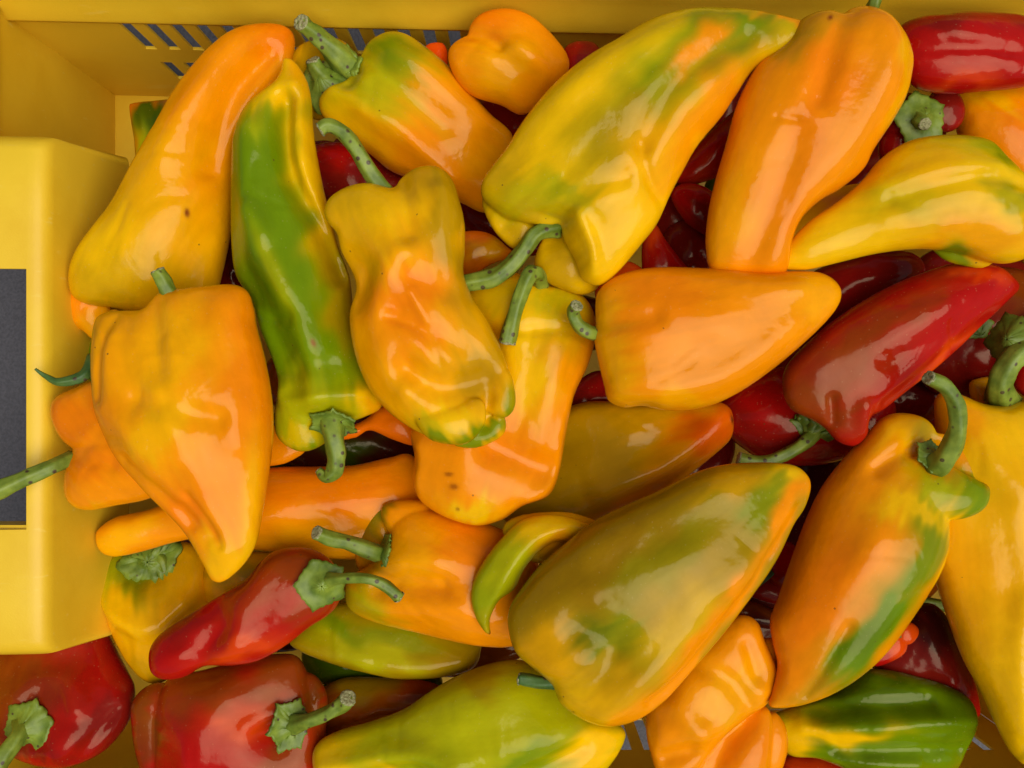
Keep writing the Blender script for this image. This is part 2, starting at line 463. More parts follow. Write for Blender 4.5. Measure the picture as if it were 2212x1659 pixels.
def build_pepper(p, seed):
    global H
    rs = np.random.RandomState(seed * 7 + 3)
    pcs = []
    for e in p['pcs']:
        if isinstance(e, dict): pcs.append(e)
        else: pcs.append(dict(o=e))
    polys = []
    for e in pcs:
        q = catmull(e['o'], True, 5)
        # an off-axis solid is seen a little wider than its waist: take that out radially
        c = q.mean(0); rad = c - np.array([CX, CY]); dist = np.hypot(*rad); rd = rad / max(dist, 1)
        f = 1 / math.sqrt(1 + (1.35 * e.get('k', p['k'])) ** 2 * (dist / D) ** 2)
        along = (q - c) @ rd
        q = q + np.outer(along * (f - 1), rd)
        polys.append(q)
    allp = np.concatenate(polys)
    # resting plane
    main = allp
    hv = Hat(main[:, 0], main[:, 1])
    A = np.stack([np.ones(len(main)), main[:, 0] - main[:, 0].mean(), main[:, 1] - main[:, 1].mean()], 1)
    if p['tilt'] is not None: sx, sy = p['tilt']
    else:
        co = np.linalg.lstsq(A, hv, rcond=None)[0]; sx, sy = co[1] * .8, co[2] * .8
        sl = math.hypot(sx, sy)
        if sl > p['maxslope']: sx, sy = sx * p['maxslope'] / sl, sy * p['maxslope'] / sl
    mx, my = main[:, 0].mean(), main[:, 1].mean()
    if p['z'] is not None: z0 = p['z']
    else:
        resid = hv - (sx * (main[:, 0] - mx) + sy * (main[:, 1] - my))
        z0 = np.percentile(resid, 97) + 4
    z0 += p['lift']
    REPORT.append((p['label'][:46], round(float(z0)), round(float(sx), 2), round(float(sy), 2)))
    # grid
    hh = p['h']
    x0, y0 = allp.min(0) - 3 * hh; x1, y1 = allp.max(0) + 3 * hh
    nx, ny = int((x1 - x0) / hh) + 2, int((y1 - y0) / hh) + 2
    gx, gy = np.meshgrid(x0 + hh * np.arange(nx), y0 + hh * np.arange(ny), indexing='ij')
    us = []
    for e, q in zip(pcs, polys):
        us.append(inflate(q, gx, gy) * (e.get('k', p['k'])) ** 2)
    delta = np.zeros_like(gx)
    for ft in p['feats']:
        pts, wd, amp = ft
        pts = np.asarray(pts, float).reshape(-1, 2)
        if len(pts) == 1: d = np.hypot(gx - pts[0, 0], gy - pts[0, 1])
        else: d = seg_dist(gx, gy, catmull(pts, False, 5), False)
        delta += 1.5 * amp * np.exp(-(d / wd) ** 2)
    hm = max(math.sqrt(max(u.max(), 1)) for u in us)
    dzm = max(abs(e.get('dz', 0)) for e in pcs) + np.abs(delta).max() + 12
    zm = hm + dzm + 3 * hh
    nz = int(2 * zm / hh) + 2
    zs = -zm + hh * np.arange(nz)
    X = gx[:, :, None]; Y = gy[:, :, None]; Z = zs[None, None, :]
    F = None
    nse = np.zeros((nx, ny, nz), np.float32)
    cen = allp.mean(0); ev, evec = np.linalg.eigh(np.cov((allp - cen).T)); ax_ = evec[:, 1]
    elong = min(math.sqrt(ev[1] / max(ev[0], 1)), 2.6)
    Xa = ((X - cen[0]) * ax_[0] + (Y - cen[1]) * ax_[1]) / elong; Ya = -(X - cen[0]) * ax_[1] + (Y - cen[1]) * ax_[0]
    X, Y = Xa, Ya
    for lam, am in ((260, 6.0), (170, 4.0), (110, 2.0), (70, .6)):
        for _ in range(2):
            th = rs.uniform(0, 2 * pi); zz = rs.uniform(-.6, .6)
            nse += am * p['rough'] * np.sin((X * cos(th) + Y * sin(th) + Z * zz) * 2 * pi / lam + rs.uniform(0, 6.28))
    # a few fine wrinkles across the skin
    for _ in range(int(2 + 5 * p['rough'])):
        cx0, cy0 = cen + (rs.uniform(-.75, .75) * ax_ * math.sqrt(ev[1]) * 1.3 + rs.uniform(-.8, .8) * np.array([-ax_[1], ax_[0]]) * math.sqrt(ev[0]))
        th = math.atan2(ax_[1], ax_[0]) + rs.choice([0, 0, 1.2, 1.57]) + rs.uniform(-.4, .4); ln = rs.uniform(18, 60)
        cu = rs.uniform(-10, 10)
        pp = np.array([(cx0 - cos(th) * ln, cy0 - sin(th) * ln), (cx0 - sin(th) * cu, cy0 + cos(th) * cu), (cx0 + cos(th) * ln, cy0 + sin(th) * ln)])
        dd = seg_dist(gx, gy, catmull(pp, False, 4), False)
        delta += rs.choice([-1.9, -1.2, 1.3]) * np.exp(-(dd / rs.uniform(7, 13)) ** 2)
    for e, u in zip(pcs, us):
        dz = e.get('dz', 0)
        amp_lim = (1 - np.exp(-np.maximum(u, 0) / 45. ** 2))[:, :, None]
        zc = Z - dz - delta[:, :, None] * (1 - np.exp(-np.maximum(u, 0) / 26. ** 2))[:, :, None] - nse * .8 * amp_lim
        f = u[:, :, None] - zc ** 2
        gu = np.gradient(u, hh); g2 = gu[0] ** 2 + gu[1] ** 2
        s = f / np.sqrt(g2[:, :, None] + 4 * zc ** 2 + 900.)
        s = s.astype(np.float32)
        if F is None: F = s
        else:
            b = 2.5
            hq = np.clip(b - np.abs(F - s), 0, None) / b
            F = np.maximum(F, s) + hq * hq * b * .25
    V, Q = surface_nets(F, (x0, y0, -zm), hh)
    # update the height map
    xs, ys, zz = V[:, 0], V[:, 1], V[:, 2]
    pl = z0 + sx * (xs - mx) + sy * (ys - my)
    ztop = zz + pl
    gi = np.round((xs - HX0) / HS).astype(int); gj = np.round((ys - HY0) / HS).astype(int)
    ok = (gi >= 0) & (gi < HN) & (gj >= 0) & (gj < HM)
    np.maximum.at(H, (gi[ok], gj[ok]), ztop[ok])
    sc_l = (D - pl) / D
    W = np.stack([(xs - CX) * sc_l * S, -(ys - CY) * sc_l * S, (zz * sc_l + pl) * S], 1)
    # colours
    wx = xs + 11 * np.sin(ys / 23. + seed) + 7 * np.sin(xs / 13. + ys / 17. + 2 * seed); wy = ys + 11 * np.sin(xs / 27. + 3 * seed) + 7 * np.sin(xs / 15. - ys / 19.)
    C = np.tile(np.array(COL[p['base']]), (len(V), 1))
    sa_ = (xs - cen[0]) * ax_[0] + (ys - cen[1]) * ax_[1]; ta_ = -(xs - cen[0]) * ax_[1] + (ys - cen[1]) * ax_[0]
    jit = .55 * (12 * np.sin(ta_ / 6.1 + 1.5 * np.sin(sa_ / 60. + seed)) + 9 * np.sin(ta_ / 3.3 + 2 * np.sin(sa_ / 37.)) + 6 * np.sin(ta_ / 9.7 + sa_ / 41.))
    wx = wx + jit * ax_[0]; wy = wy + jit * ax_[1]
    for c in p['cols']:
        ck, bx, by, rx, ry, ang = c[:6]; st = c[6] if len(c) > 6 else 1.
        a = radians(ang); dx = wx - bx; dy = wy - by
        if rx < 15: dx = xs - bx; dy = ys - by
        q = ((dx * cos(a) + dy * sin(a)) / rx) ** 2 + ((-dx * sin(a) + dy * cos(a)) / ry) ** 2
        wgt = np.clip(1.45 * np.exp(-q * .9), 0, 1) * st
        C = C * (1 - wgt[:, None]) + np.array(COL[ck]) * wgt[:, None]
    zmin = W[:, 2].min()
    base = (W[:, 0].mean(), W[:, 1].mean(), zmin)
    has_parts = bool(p['stem'] or p['calyx'])
    root = None
    if has_parts:
        root = empty(p['name'], base)
    o = mesh_obj('body' if has_parts else p['name'], W, Q, SKIN, root, True, base)
    if not has_parts: o.location = base
    at = o.data.attributes.new('skin', 'FLOAT_COLOR', 'POINT')
    at.data.foreach_set('color', np.concatenate([C, np.ones((len(C), 1))], 1).astype(np.float32).ravel())
    sa = (xs - cen[0]) * ax_[0] + (ys - cen[1]) * ax_[1]; ta = -(xs - cen[0]) * ax_[1] + (ys - cen[1]) * ax_[0]
    ag = o.data.attributes.new('grain', 'FLOAT_VECTOR', 'POINT')
    ag.data.foreach_set('vector', np.stack([sa / 170. + seed * 3.1, ta / 17., zz / 17.], 1).astype(np.float32).ravel())
    tag(root or o, p['label'], 'pepper', p['group'])
    bz = np.array(base)
    sroot = None
    for cal in ([p['calyx']] if isinstance(p['calyx'], dict) else (p['calyx'] or [])):
        cx_, cy_ = cal['c']; zt = cal.get('z')
        if zt is None: zt = float(Hat(cx_, cy_)) + cal.get('dz', -4)
        cw = to_world(np.array(cx_), np.array(cy_), np.array(zt)) - bz
        calyx_mesh(root, cw, cal['r'] * S * (D - zt) / D, cal.get('n', (0, 0, 1)), seed, cal.get('lobes', 6), cal.get('cup', .25),
                   cal.get('mat'), cal.get('aspect', 1.), cal.get('rot', 0.), bz)
    if p['stem']:
        st = p['stem']; pts = catmull(st['p'], False, 6)
        n = len(pts); rr = np.interp(np.linspace(0, 1, n), np.linspace(0, 1, len(st['r'])), st['r'])
        if 'z' in st:
            zc = np.interp(np.linspace(0, 1, n), np.linspace(0, 1, len(st['z'])), st['z'])
            if st.get('rel', True):
                zc = zc + float(Hat(*st['p'][0]))
        else:
            hv = Hat(pts[:, 0], pts[:, 1]); zc = hv + rr * .8
            zc[0] = hv[0] - 2
            g = np.linspace(0, 1, n)
            for _ in range(10):
                zc[1:-1] = np.maximum((zc[:-2] + zc[2:]) / 2, hv[1:-1] + rr[1:-1] * .6)
        pl_ = to_world(pts[:, 0], pts[:, 1], zc) - bz
        so = tube('stem', pl_, rr * S * (D - zc) / D, st.get('mat', STEM), root, seed, amp=st.get('amp', .10))
        for (x_, y_), z_, r_ in zip(pts, zc, rr):
            gi = int(round((x_ - HX0) / HS)); gj = int(round((y_ - HY0) / HS)); k_ = max(1, int(r_ / HS))
            if 1 <= gi < HN - 2 and 1 <= gj < HM - 2:
                sl = H[gi - 1:gi + 2, gj - 1:gj + 2]; np.maximum(sl, z_ + r_, out=sl)
    return root or o
# ------------------------------------------------------------------ crate walls in the height map
WX, WY = -1200.0, 873.0            # inner faces of the left and the top wall (photo units)
ZR = 60.0                          # rim height
_z = np.where(hy < 300, D - WY * D / np.maximum(CY - hy, 100), -450.); H = np.maximum(H, np.minimum(_z, ZR))
_z = np.where(hx < 300, D + WX * D / np.maximum(CX - hx, 100), -450.); H = np.maximum(H, np.minimum(_z, ZR))
_t = np.clip((hx - 100) / 173., 0, 1)
H = np.where((hy > 325) & (hy < 1400) & (hx < 285), np.maximum(H, ZR - 300 * _t), H)

def fill():  # added filler peppers, coloured dark so the gaps read as deep shade
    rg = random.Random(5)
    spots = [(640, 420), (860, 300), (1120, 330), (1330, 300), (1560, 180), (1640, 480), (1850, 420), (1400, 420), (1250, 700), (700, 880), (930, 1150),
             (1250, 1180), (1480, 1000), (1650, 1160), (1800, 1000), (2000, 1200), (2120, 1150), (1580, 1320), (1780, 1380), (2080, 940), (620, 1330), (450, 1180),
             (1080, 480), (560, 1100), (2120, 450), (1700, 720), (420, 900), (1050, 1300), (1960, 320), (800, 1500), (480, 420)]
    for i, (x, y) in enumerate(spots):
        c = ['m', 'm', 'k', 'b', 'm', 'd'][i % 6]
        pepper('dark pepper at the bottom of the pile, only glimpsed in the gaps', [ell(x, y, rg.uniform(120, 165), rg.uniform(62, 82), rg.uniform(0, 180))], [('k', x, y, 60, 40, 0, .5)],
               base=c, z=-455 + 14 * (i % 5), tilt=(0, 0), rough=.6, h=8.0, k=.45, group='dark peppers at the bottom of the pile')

# ---- lowest layer, with some dark fillers added to darken the gaps -------------------------------------------------------------------------------
def low(label, o, base, z, cols=(), **kw):
    pepper(label, [o], list(cols), base=base, z=z, tilt=kw.pop('tilt', (0, 0)), **kw)

def ell(cx, cy, a, b, ang, pinch=.35, n=12):
    r = radians(ang); out = []
    for i in range(n):
        t = 2 * pi * i / n; x = a * cos(t); y = b * sin(t) * (1 - pinch * cos(t))
        out.append((cx + x * cos(r) - y * sin(r), cy + x * sin(r) + y * cos(r)))
    return out

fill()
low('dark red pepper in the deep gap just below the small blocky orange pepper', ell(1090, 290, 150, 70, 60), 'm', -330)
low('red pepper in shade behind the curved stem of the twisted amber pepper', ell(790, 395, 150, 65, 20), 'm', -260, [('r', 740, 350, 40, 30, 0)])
low('deep maroon pepper lying in the dark hollow under the hooked green stem', ell(760, 960, 190, 80, 10), 'k', -370, [('d', 760, 965, 50, 20, 0)])  # added filler, its near-black colour stands in for the shade of the hollow
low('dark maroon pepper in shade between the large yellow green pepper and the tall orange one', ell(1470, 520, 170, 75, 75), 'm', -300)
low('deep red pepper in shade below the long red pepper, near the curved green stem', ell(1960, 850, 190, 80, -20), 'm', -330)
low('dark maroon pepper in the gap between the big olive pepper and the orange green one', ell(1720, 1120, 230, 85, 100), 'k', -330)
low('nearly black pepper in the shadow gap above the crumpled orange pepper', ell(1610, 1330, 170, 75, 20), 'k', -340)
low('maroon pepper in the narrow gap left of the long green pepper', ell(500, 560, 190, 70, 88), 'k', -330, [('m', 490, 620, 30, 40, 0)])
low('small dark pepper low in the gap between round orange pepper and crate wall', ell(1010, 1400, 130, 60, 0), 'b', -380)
low('dark green pepper in deep shade under the shaded olive green pepper', ell(800, 1420, 150, 65, 0), 'd', -330)  # added body, its dark colour stands in for shading below the olive pepper
low('bright orange pepper tip deep beside the sharp tip of the banana shaped yellow pepper', ell(1780, 470, 140, 55, -30), 'a', -170, [('o', 1800, 455, 40, 30, 0)])
low('deep maroon pepper at the right edge under the banana shaped yellow pepper', ell(2110, 600, 150, 65, 0), 'm', -280)

low('olive pepper behind the two stems at the crate slots', [(625, 130), (650, 95), (700, 80), (745, 90), (770, 130), (760, 200), (720, 260), (660, 250), (630, 190)], 'v', -190,
    [('y', 640, 115, 20, 20, 0)], calyx=dict(c=(700, 178), r=66, n=(-.2, .2, .9), lobes=6, mat=None, cup=.35, dz=6),
    stem=dict(p=[(700, 170), (686, 152), (676, 130)], r=[24, 18, 15], z=[10, 30, 40]))
low('tiny bright red pepper tip against the slotted crate wall', [(915, 115), (922, 96), (945, 90), (962, 98), (968, 130), (960, 190), (925, 190)], 'R', -190)
low('dark red pepper top against the crate wall, right of the small round orange pepper', [(1215, 130), (1222, 100), (1250, 87), (1285, 92), (1300, 120), (1300, 180), (1260, 230), (1220, 200)], 'm', -160, [('r', 1240, 130, 25, 20, 0, .5)])
low('orange pepper with dark green patch in the shaded left corner of the crate', [(277, 235), (282, 222), (330, 218), (400, 222), (430, 300), (400, 380), (330, 400), (300, 370), (292, 310)], 'O', -330,
    [('d', 345, 275, 42, 62, 10), ('l', 310, 340, 20, 40, 0), ('g', 350, 345, 30, 40, 0)])
low('orange pepper squeezed under the wide end of the long amber pepper at the left wall', [(132, 625), (150, 598), (200, 600), (240, 640), (235, 700), (210, 735), (180, 715), (145, 695), (134, 660)], 'a', -60,
    [('o', 180, 640, 60, 60, 0), ('O', 155, 690, 12, 10, 0)])
low('hidden dark green pepper whose thin curled stem rests on the crate rim', ell(270, 790, 110, 60, 10), 'g', -120,
    stem=dict(p=[(205, 775), (180, 812), (130, 825), (98, 812), (76, 797)], r=[16, 12, 9, 5, 2.5], z=[130, 165, 175, 175, 180], mat=DSTEM))

low('red pepper between the large yellow green pepper and the tall orange one', [(1620, 215), (1650, 240), (1640, 300), (1590, 360), (1530, 392), (1470, 402), (1455, 380), (1500, 320), (1560, 260)], 'r', -190, [('m', 1600, 260, 60, 40, 0), ('R', 1510, 370, 40, 20, -30, .4)], tilt=(.1, 0))
low('red pepper crossing below the first shaded red one, left of the tall orange pepper', [(1448, 425), (1465, 400), (1500, 396), (1540, 415), (1570, 460), (1560, 520), (1525, 510), (1480, 480)], 'r', -170, [('m', 1530, 480, 40, 30, 0)])
low('dark red glossy pepper left of the tall orange pepper tip', [(1430, 520), (1460, 480), (1520, 480), (1560, 560), (1540, 640), (1470, 640), (1440, 590)], 'm', -230)
low('slim red pepper tip curving down between the yellow green and centre orange peppers', [(1395, 480), (1415, 480), (1440, 520), (1470, 560), (1500, 600), (1470, 640), (1400, 630), (1385, 560)], 'r', -170, [('R', 1405, 500, 20, 40, 0, .6)])
low('orange red pepper glimpsed above the left end of the centre orange pepper', [(1290, 610), (1320, 570), (1365, 566), (1400, 600), (1380, 660), (1310, 670), (1285, 640)], 'R', -170)
low('small red pepper low between the S shaped orange pepper and the centre orange one', [(1215, 870), (1240, 830), (1290, 800), (1330, 820), (1340, 870), (1290, 900), (1230, 910)], 'm', -250, [('r', 1290, 830, 40, 20, -20, .6)])
low('small orange pepper tip behind the ragged cut stem', [(990, 510), (1020, 498), (1060, 505), (1092, 530), (1110, 552), (1060, 572), (1010, 600), (980, 580)], 'O', -140, [('a', 1050, 540, 50, 20, 0), ('b', 1000, 550, 30, 40, 0, .5)])

low('dark red pepper behind the upper edge of the long red one', [(1700, 640), (1750, 590), (1820, 560), (1900, 540), (1970, 543), (2003, 572), (1985, 610), (1900, 670), (1800, 740), (1730, 760), (1690, 710)], 'm', -190, [('r', 1800, 620, 80, 30, -20, .35)])
low('large dark red pepper at the right edge, below the long red one', [(2030, 640), (2100, 590), (2200, 580), (2290, 640), (2300, 780), (2200, 850), (2060, 860), (1985, 830), (1970, 760)], 'm', -200,
    [('b', 2170, 650, 60, 70, 0, .8), ('r', 2110, 760, 60, 50, 0, .3)], calyx=dict(c=(2108, 712), r=38, n=(.2, -.5, .5), lobes=5, mat=None))
low('wide glossy dark red pepper under the small cap and stem of the long red pepper', None, 'r', -215) if False else None
pepper('wide glossy red pepper beneath the stem of the long red pepper',
       [dict(o=[(1545, 880), (1590, 830), (1650, 800), (1710, 800), (1800, 880), (1850, 930), (1860, 975), (1800, 1000), (1730, 1007), (1660, 1000), (1605, 970), (1560, 930)]),
        dict(o=[(1800, 940), (1850, 880), (1895, 855), (1928, 858), (1940, 890), (1925, 930), (1880, 965), (1820, 985)], dz=-5)],
       [('m', 1640, 930, 110, 60, 30, .8), ('r', 1640, 850, 50, 50, 0), ('r', 1915, 890, 40, 40, 0)], base='r', z=-200, tilt=(0, 0))
low('small round red pepper with a green stub, in the gap right of the olive pepper', ell(1693, 1222, 58, 46, 60, .1), 'r', -190, [('m', 1680, 1270, 60, 30, 0, .8)],
    stem=dict(p=[(1665, 1235), (1650, 1250), (1638, 1262)], r=[9, 8, 5], z=[0, 5, 0], mat=DSTEM))
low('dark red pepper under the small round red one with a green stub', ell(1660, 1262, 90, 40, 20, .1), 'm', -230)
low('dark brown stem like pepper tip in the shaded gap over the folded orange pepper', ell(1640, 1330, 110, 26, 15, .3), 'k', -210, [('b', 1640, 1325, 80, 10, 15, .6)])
low('small red cherry sized pepper beside the straight pale stem', ell(1958, 1368, 30, 26, 0, .05), 'R', -170, stem=dict(p=[(1945, 1372), (1934, 1376)], r=[5, 3], z=[8, 8], mat=DSTEM))
low('plump red pepper end touching the lower right edge of the orange and green pepper', [(1870, 1420), (1900, 1380), (1935, 1360), (1958, 1372), (1960, 1405), (1935, 1425), (1890, 1440)], 'R', -175, [('r', 1900, 1420, 40, 20, 0)])
low('long dark red pepper slanting under the tall yellow pepper', [(1880, 1420), (1950, 1320), (2010, 1300), (2060, 1360), (2100, 1450), (2125, 1530), (2118, 1555), (2060, 1530), (1980, 1490), (1900, 1470)], 'm', -210,
    [('r', 2100, 1520, 40, 50, 0), ('k', 1990, 1340, 60, 40, 0)],
    stem=dict(p=[(1950, 1296), (2000, 1303), (2060, 1312)], r=[13, 12, 12], z=[-20, 20, 10]))
low('bright red pepper at the bottom edge, under the green and yellow pepper', [(1680, 1640), (1740, 1625), (1830, 1650), (1870, 1700), (1780, 1740), (1690, 1720)], 'r', -250, [('R', 1740, 1645, 50, 30, 0, .6)])
low('large orange pepper cut by the right edge, above the banana shaped yellow one', [(2055, 200), (2110, 180), (2200, 180), (2290, 220), (2320, 350), (2260, 430), (2150, 400), (2080, 330), (2060, 270)], 'o', -150,
    [('O', 2190, 290, 70, 60, 0, .6), ('a', 2110, 220, 50, 30, 0)])
pepper('dark red pepper with pale green star cap facing up, right of the tall orange pepper',
       [dict(o=ell(1965, 262, 72, 62, 0, 0)), dict(o=ell(2045, 235, 44, 50, 0, 0), dz=-6), dict(o=ell(1960, 320, 62, 60, 0, 0), dz=-10)],
       [('r', 1930, 300, 40, 50, 0, .6), ('r', 2075, 270, 20, 30, 0, .7)], base='m', z=-110, tilt=(0, 0),
       calyx=dict(c=(1988, 258), r=62, n=(.05, -.1, 1), lobes=5, cup=.12, dz=4, rot=.4), stem=dict(p=[(1984, 256), (1990, 262), (1998, 268)], r=[20, 17, 13], z=[0, 22, 36]))
low('glossy red pepper along the top wall at the right edge', [(1930, 70), (1980, 42), (2040, 36), (2090, 26), (2212, 28), (2300, 60), (2310, 150), (2212, 185), (2120, 198), (2040, 205), (1970, 195), (1925, 140)], 'r', -30,
    [('m', 2010, 60, 90, 22, 0, .8), ('m', 2200, 45, 100, 22, 5, .6), ('R', 2080, 185, 60, 12, 0, .4)], feats=[([(1950, 120), (2100, 125), (2212, 135)], 16, -6)])
low('amber pepper glimpsed behind the thick curved stem at the right edge', [(2090, 830), (2120, 815), (2170, 815), (2200, 850), (2180, 890), (2110, 880)], 'a', -120)
low('green capped red pepper at the right edge with a dotted pale green cap', [(2180, 790), (2230, 680), (2300, 690), (2320, 800), (2260, 860), (2200, 850)], 'r', -60,
    calyx=[dict(c=(2185, 735), r=62, n=(-.75, .05, .6), lobes=5, cup=.3, z=0)])

# ---- middle layer -------------------------------------------------------------------------------
G = 'peppers heaped in the yellow crate'
pepper('long amber pepper leaning on the slotted wall, orange tip up and olive wide end down',
       [dict(o=[(575, 51), (612, 56), (634, 72), (638, 98), (628, 140), (600, 190), (560, 260), (520, 330), (508, 420), (498, 520), (480, 610), (462, 665), (420, 695), (350, 685), (290, 675), (240, 664), (188, 657), (155, 635), (148, 590), (165, 540), (205, 485), (240, 440), (266, 392), (290, 345), (330, 275), (378, 190), (428, 128), (478, 82), (527, 58)])],
       [('O', 590, 80, 70, 60, 0), ('o', 480, 170, 90, 130, 35), ('o', 470, 330, 60, 150, 10), ('v', 300, 500, 90, 120, 20, .4), ('y', 260, 570, 120, 90, 0, .9), ('v', 290, 620, 140, 50, 0, .5), ('a', 380, 430, 60, 120, 20, .6), ('b', 435, 476, 4, 8, 0)],
       base='a', feats=[([(590, 130), (530, 200), (490, 290), (470, 380)], 24, -16), ([(540, 110), (450, 230), (380, 350)], 40, 8)], k=.52)
pepper('yellow and green pepper with a thick stem, diagonal beside the slotted wall',
       [dict(o=[(692, 240), (690, 212), (712, 190), (748, 172), (768, 140), (790, 96), (815, 76), (845, 67), (880, 74), (925, 105), (965, 140), (1010, 190), (1060, 250), (1110, 300), (1110, 390), (1060, 465), (1000, 445), (930, 405), (850, 375), (800, 335), (740, 290), (708, 262)])],
       [('y', 760, 220, 70, 70, 20), ('l', 870, 150, 90, 70, 40, .95), ('g', 860, 140, 60, 40, 40, .9), ('g', 880, 200, 60, 20, 40, .6), ('l', 830, 220, 120, 40, 40, .9), ('l', 740, 210, 60, 40, 0, .5), ('v', 755, 150, 40, 40, 0, .5), ('o', 950, 380, 120, 60, 35), ('o', 1000, 260, 60, 110, -40, .8)],
       base='a', feats=[([(720, 205), (800, 260), (900, 330), (980, 400)], 26, 12), ([(790, 130), (860, 200), (960, 290)], 30, -12), ([(850, 90), (950, 180), (1040, 280)], 34, 8), ([(760, 190), (770, 165)], 20, -14)],
       stem=dict(p=[(754, 144), (728, 118), (694, 86), (666, 62), (650, 47)], r=[34, 25, 20, 17, 18], z=[5, 45, 70, 90, 105]),
       calyx=dict(c=(746, 148), r=50, n=(-.7, -.5, .75), lobes=6, cup=.2, z=None, dz=2))
pepper('small blocky orange pepper against the top wall, its top creased',
       [dict(o=[(968, 128), (975, 98), (1010, 75), (1050, 70), (1110, 80), (1190, 110), (1200, 190), (1135, 250), (1080, 228), (1020, 208), (985, 172)]),
        dict(o=[(1012, 76), (1028, 40), (1065, 22), (1112, 22), (1155, 42), (1198, 84), (1226, 125), (1226, 160), (1190, 205), (1130, 240), (1070, 170), (1030, 120)], dz=6)],
       [('O', 1050, 60, 60, 40, 0, .7), ('a', 1080, 150, 60, 60, 0, .7)], base='o', k=.55, feats=[([(1000, 82), (1050, 92), (1080, 118)], 14, -10), ([(1120, 130), (1170, 170), (1175, 200)], 22, 8)])
pepper('knobbly orange and olive pepper peeking out under the centre orange pepper',
       [dict(o=[(1075, 1110), (1100, 1060), (1160, 980), (1200, 900), (1260, 868), (1350, 868), (1450, 875), (1530, 868), (1565, 872), (1583, 895), (1580, 945), (1540, 985), (1470, 1040), (1400, 1095), (1290, 1138), (1150, 1145)])],
       [('v', 1230, 1020, 170, 100, -30, .8), ('V', 1280, 930, 120, 70, 0, .4), ('O', 1540, 920, 90, 50, -30), ('R', 1530, 925, 50, 30, -20, .6), ('o', 1400, 1060, 110, 40, -35, .8), ('v', 1150, 1110, 90, 30, 0, .8), ('b', 1575, 905, 9, 4, 70)],  # the V blob puts the shade on this low pepper into its colour
       base='a', feats=[([(1560, 895), (1500, 940), (1400, 1010), (1300, 1060)], 34, 12), ([(1480, 900), (1400, 960)], 40, -10)], maxslope=.2)
pepper('long slender orange pepper lying across behind the big front orange one',
       [dict(o=[(200, 1160), (212, 1140), (250, 1118), (320, 1102), (430, 1060), (560, 1013), (680, 1006), (770, 1002), (850, 984), (900, 980), (960, 1060), (930, 1140), (850, 1195), (740, 1205), (640, 1195), (540, 1185), (440, 1165), (380, 1172), (300, 1195), (240, 1206), (208, 1192)])],
       [('O', 720, 1050, 160, 40, 0, .6), ('a', 260, 1160, 80, 30, -10), ('a', 700, 1160, 120, 30, 0, .6), ('b', 203, 1185, 4, 10, 0)], base='o', k=.52,
       feats=[([(570, 1100), (700, 1090), (850, 1060)], 35, 5)], maxslope=.15, z=-140, tilt=(-.09, 0))
pepper('small orange pepper end right of the green stem base, under the long green pepper', [[(740, 930), (790, 905), (820, 880), (850, 880), (900, 900), (900, 960), (850, 950), (800, 930), (770, 945), (735, 950)]],
       [], base='O', z=-150, tilt=(0, 0))
low('orange pepper sliver right of the big front orange pepper, under the long green one', [(560, 1000), (560, 930), (600, 920), (660, 965), (640, 990), (600, 1005)], 'o', -130)
pepper('fat amber and green pepper standing in the lower left under the slim orange tip',
       [dict(o=[(216, 1262), (222, 1215), (260, 1185), (330, 1165), (420, 1170), (458, 1210), (458, 1300), (420, 1380), (380, 1450), (340, 1478), (300, 1465), (262, 1412), (235, 1350), (228, 1300)])],
       [('g', 280, 1230, 80, 36, 20, .85), ('l', 240, 1265, 34, 50, 0, .8), ('d', 330, 1225, 60, 26, 0, .5), ('v', 390, 1250, 60, 60, 0, .4), ('y', 300, 1320, 60, 40, 20, .6), ('v', 350, 1430, 60, 40, 0, .6)],
       base='a', z=-195, tilt=(0, .12), feats=[([(225, 1270), (270, 1310), (350, 1340), (420, 1290)], 24, 12), ([(330, 1220)], 50, -16)],
       calyx=dict(c=(328, 1206), r=72, n=(.05, -.1, 1), lobes=6, cup=.25, dz=6), stem=dict(p=[(330, 1200), (350, 1210), (356, 1236)], r=[15, 9, 5], z=[0, 26, 30]))
pepper('shaded olive yellow pepper behind the red diagonal one', [[(440, 1230), (470, 1200), (560, 1190), (640, 1200), (640, 1260), (560, 1310), (480, 1330), (440, 1290)]], [('v', 540, 1230, 80, 30, 0)], base='a', z=-190, tilt=(0, 0))
pepper('orange pepper with a long green stem over the crate handle, its end pinched',
       [dict(o=[(106, 890), (118, 858), (160, 838), (210, 820), (280, 820), (350, 880), (380, 980), (300, 1000), (200, 985), (150, 965), (122, 935)]),
        dict(o=[(152, 980), (190, 940), (280, 900), (360, 930), (390, 1040), (330, 1075), (250, 1092), (190, 1103), (152, 1092), (136, 1062), (140, 1020)])],
       [('O', 170, 900, 80, 50, 0, .6), ('O', 200, 1000, 80, 30, 0, .5), ('a', 170, 1095, 60, 12, 0, .7)], base='o', k=.5, z=68, tilt=(.10, 0),
       feats=[([(140, 975), (200, 985), (260, 1000)], 18, -6)],
       stem=dict(p=[(158, 990), (110, 1010), (50, 1036), (0, 1056), (-40, 1074)], r=[17, 16, 17, 20, 22], z=[-20, 25, 45, 60, 70]))
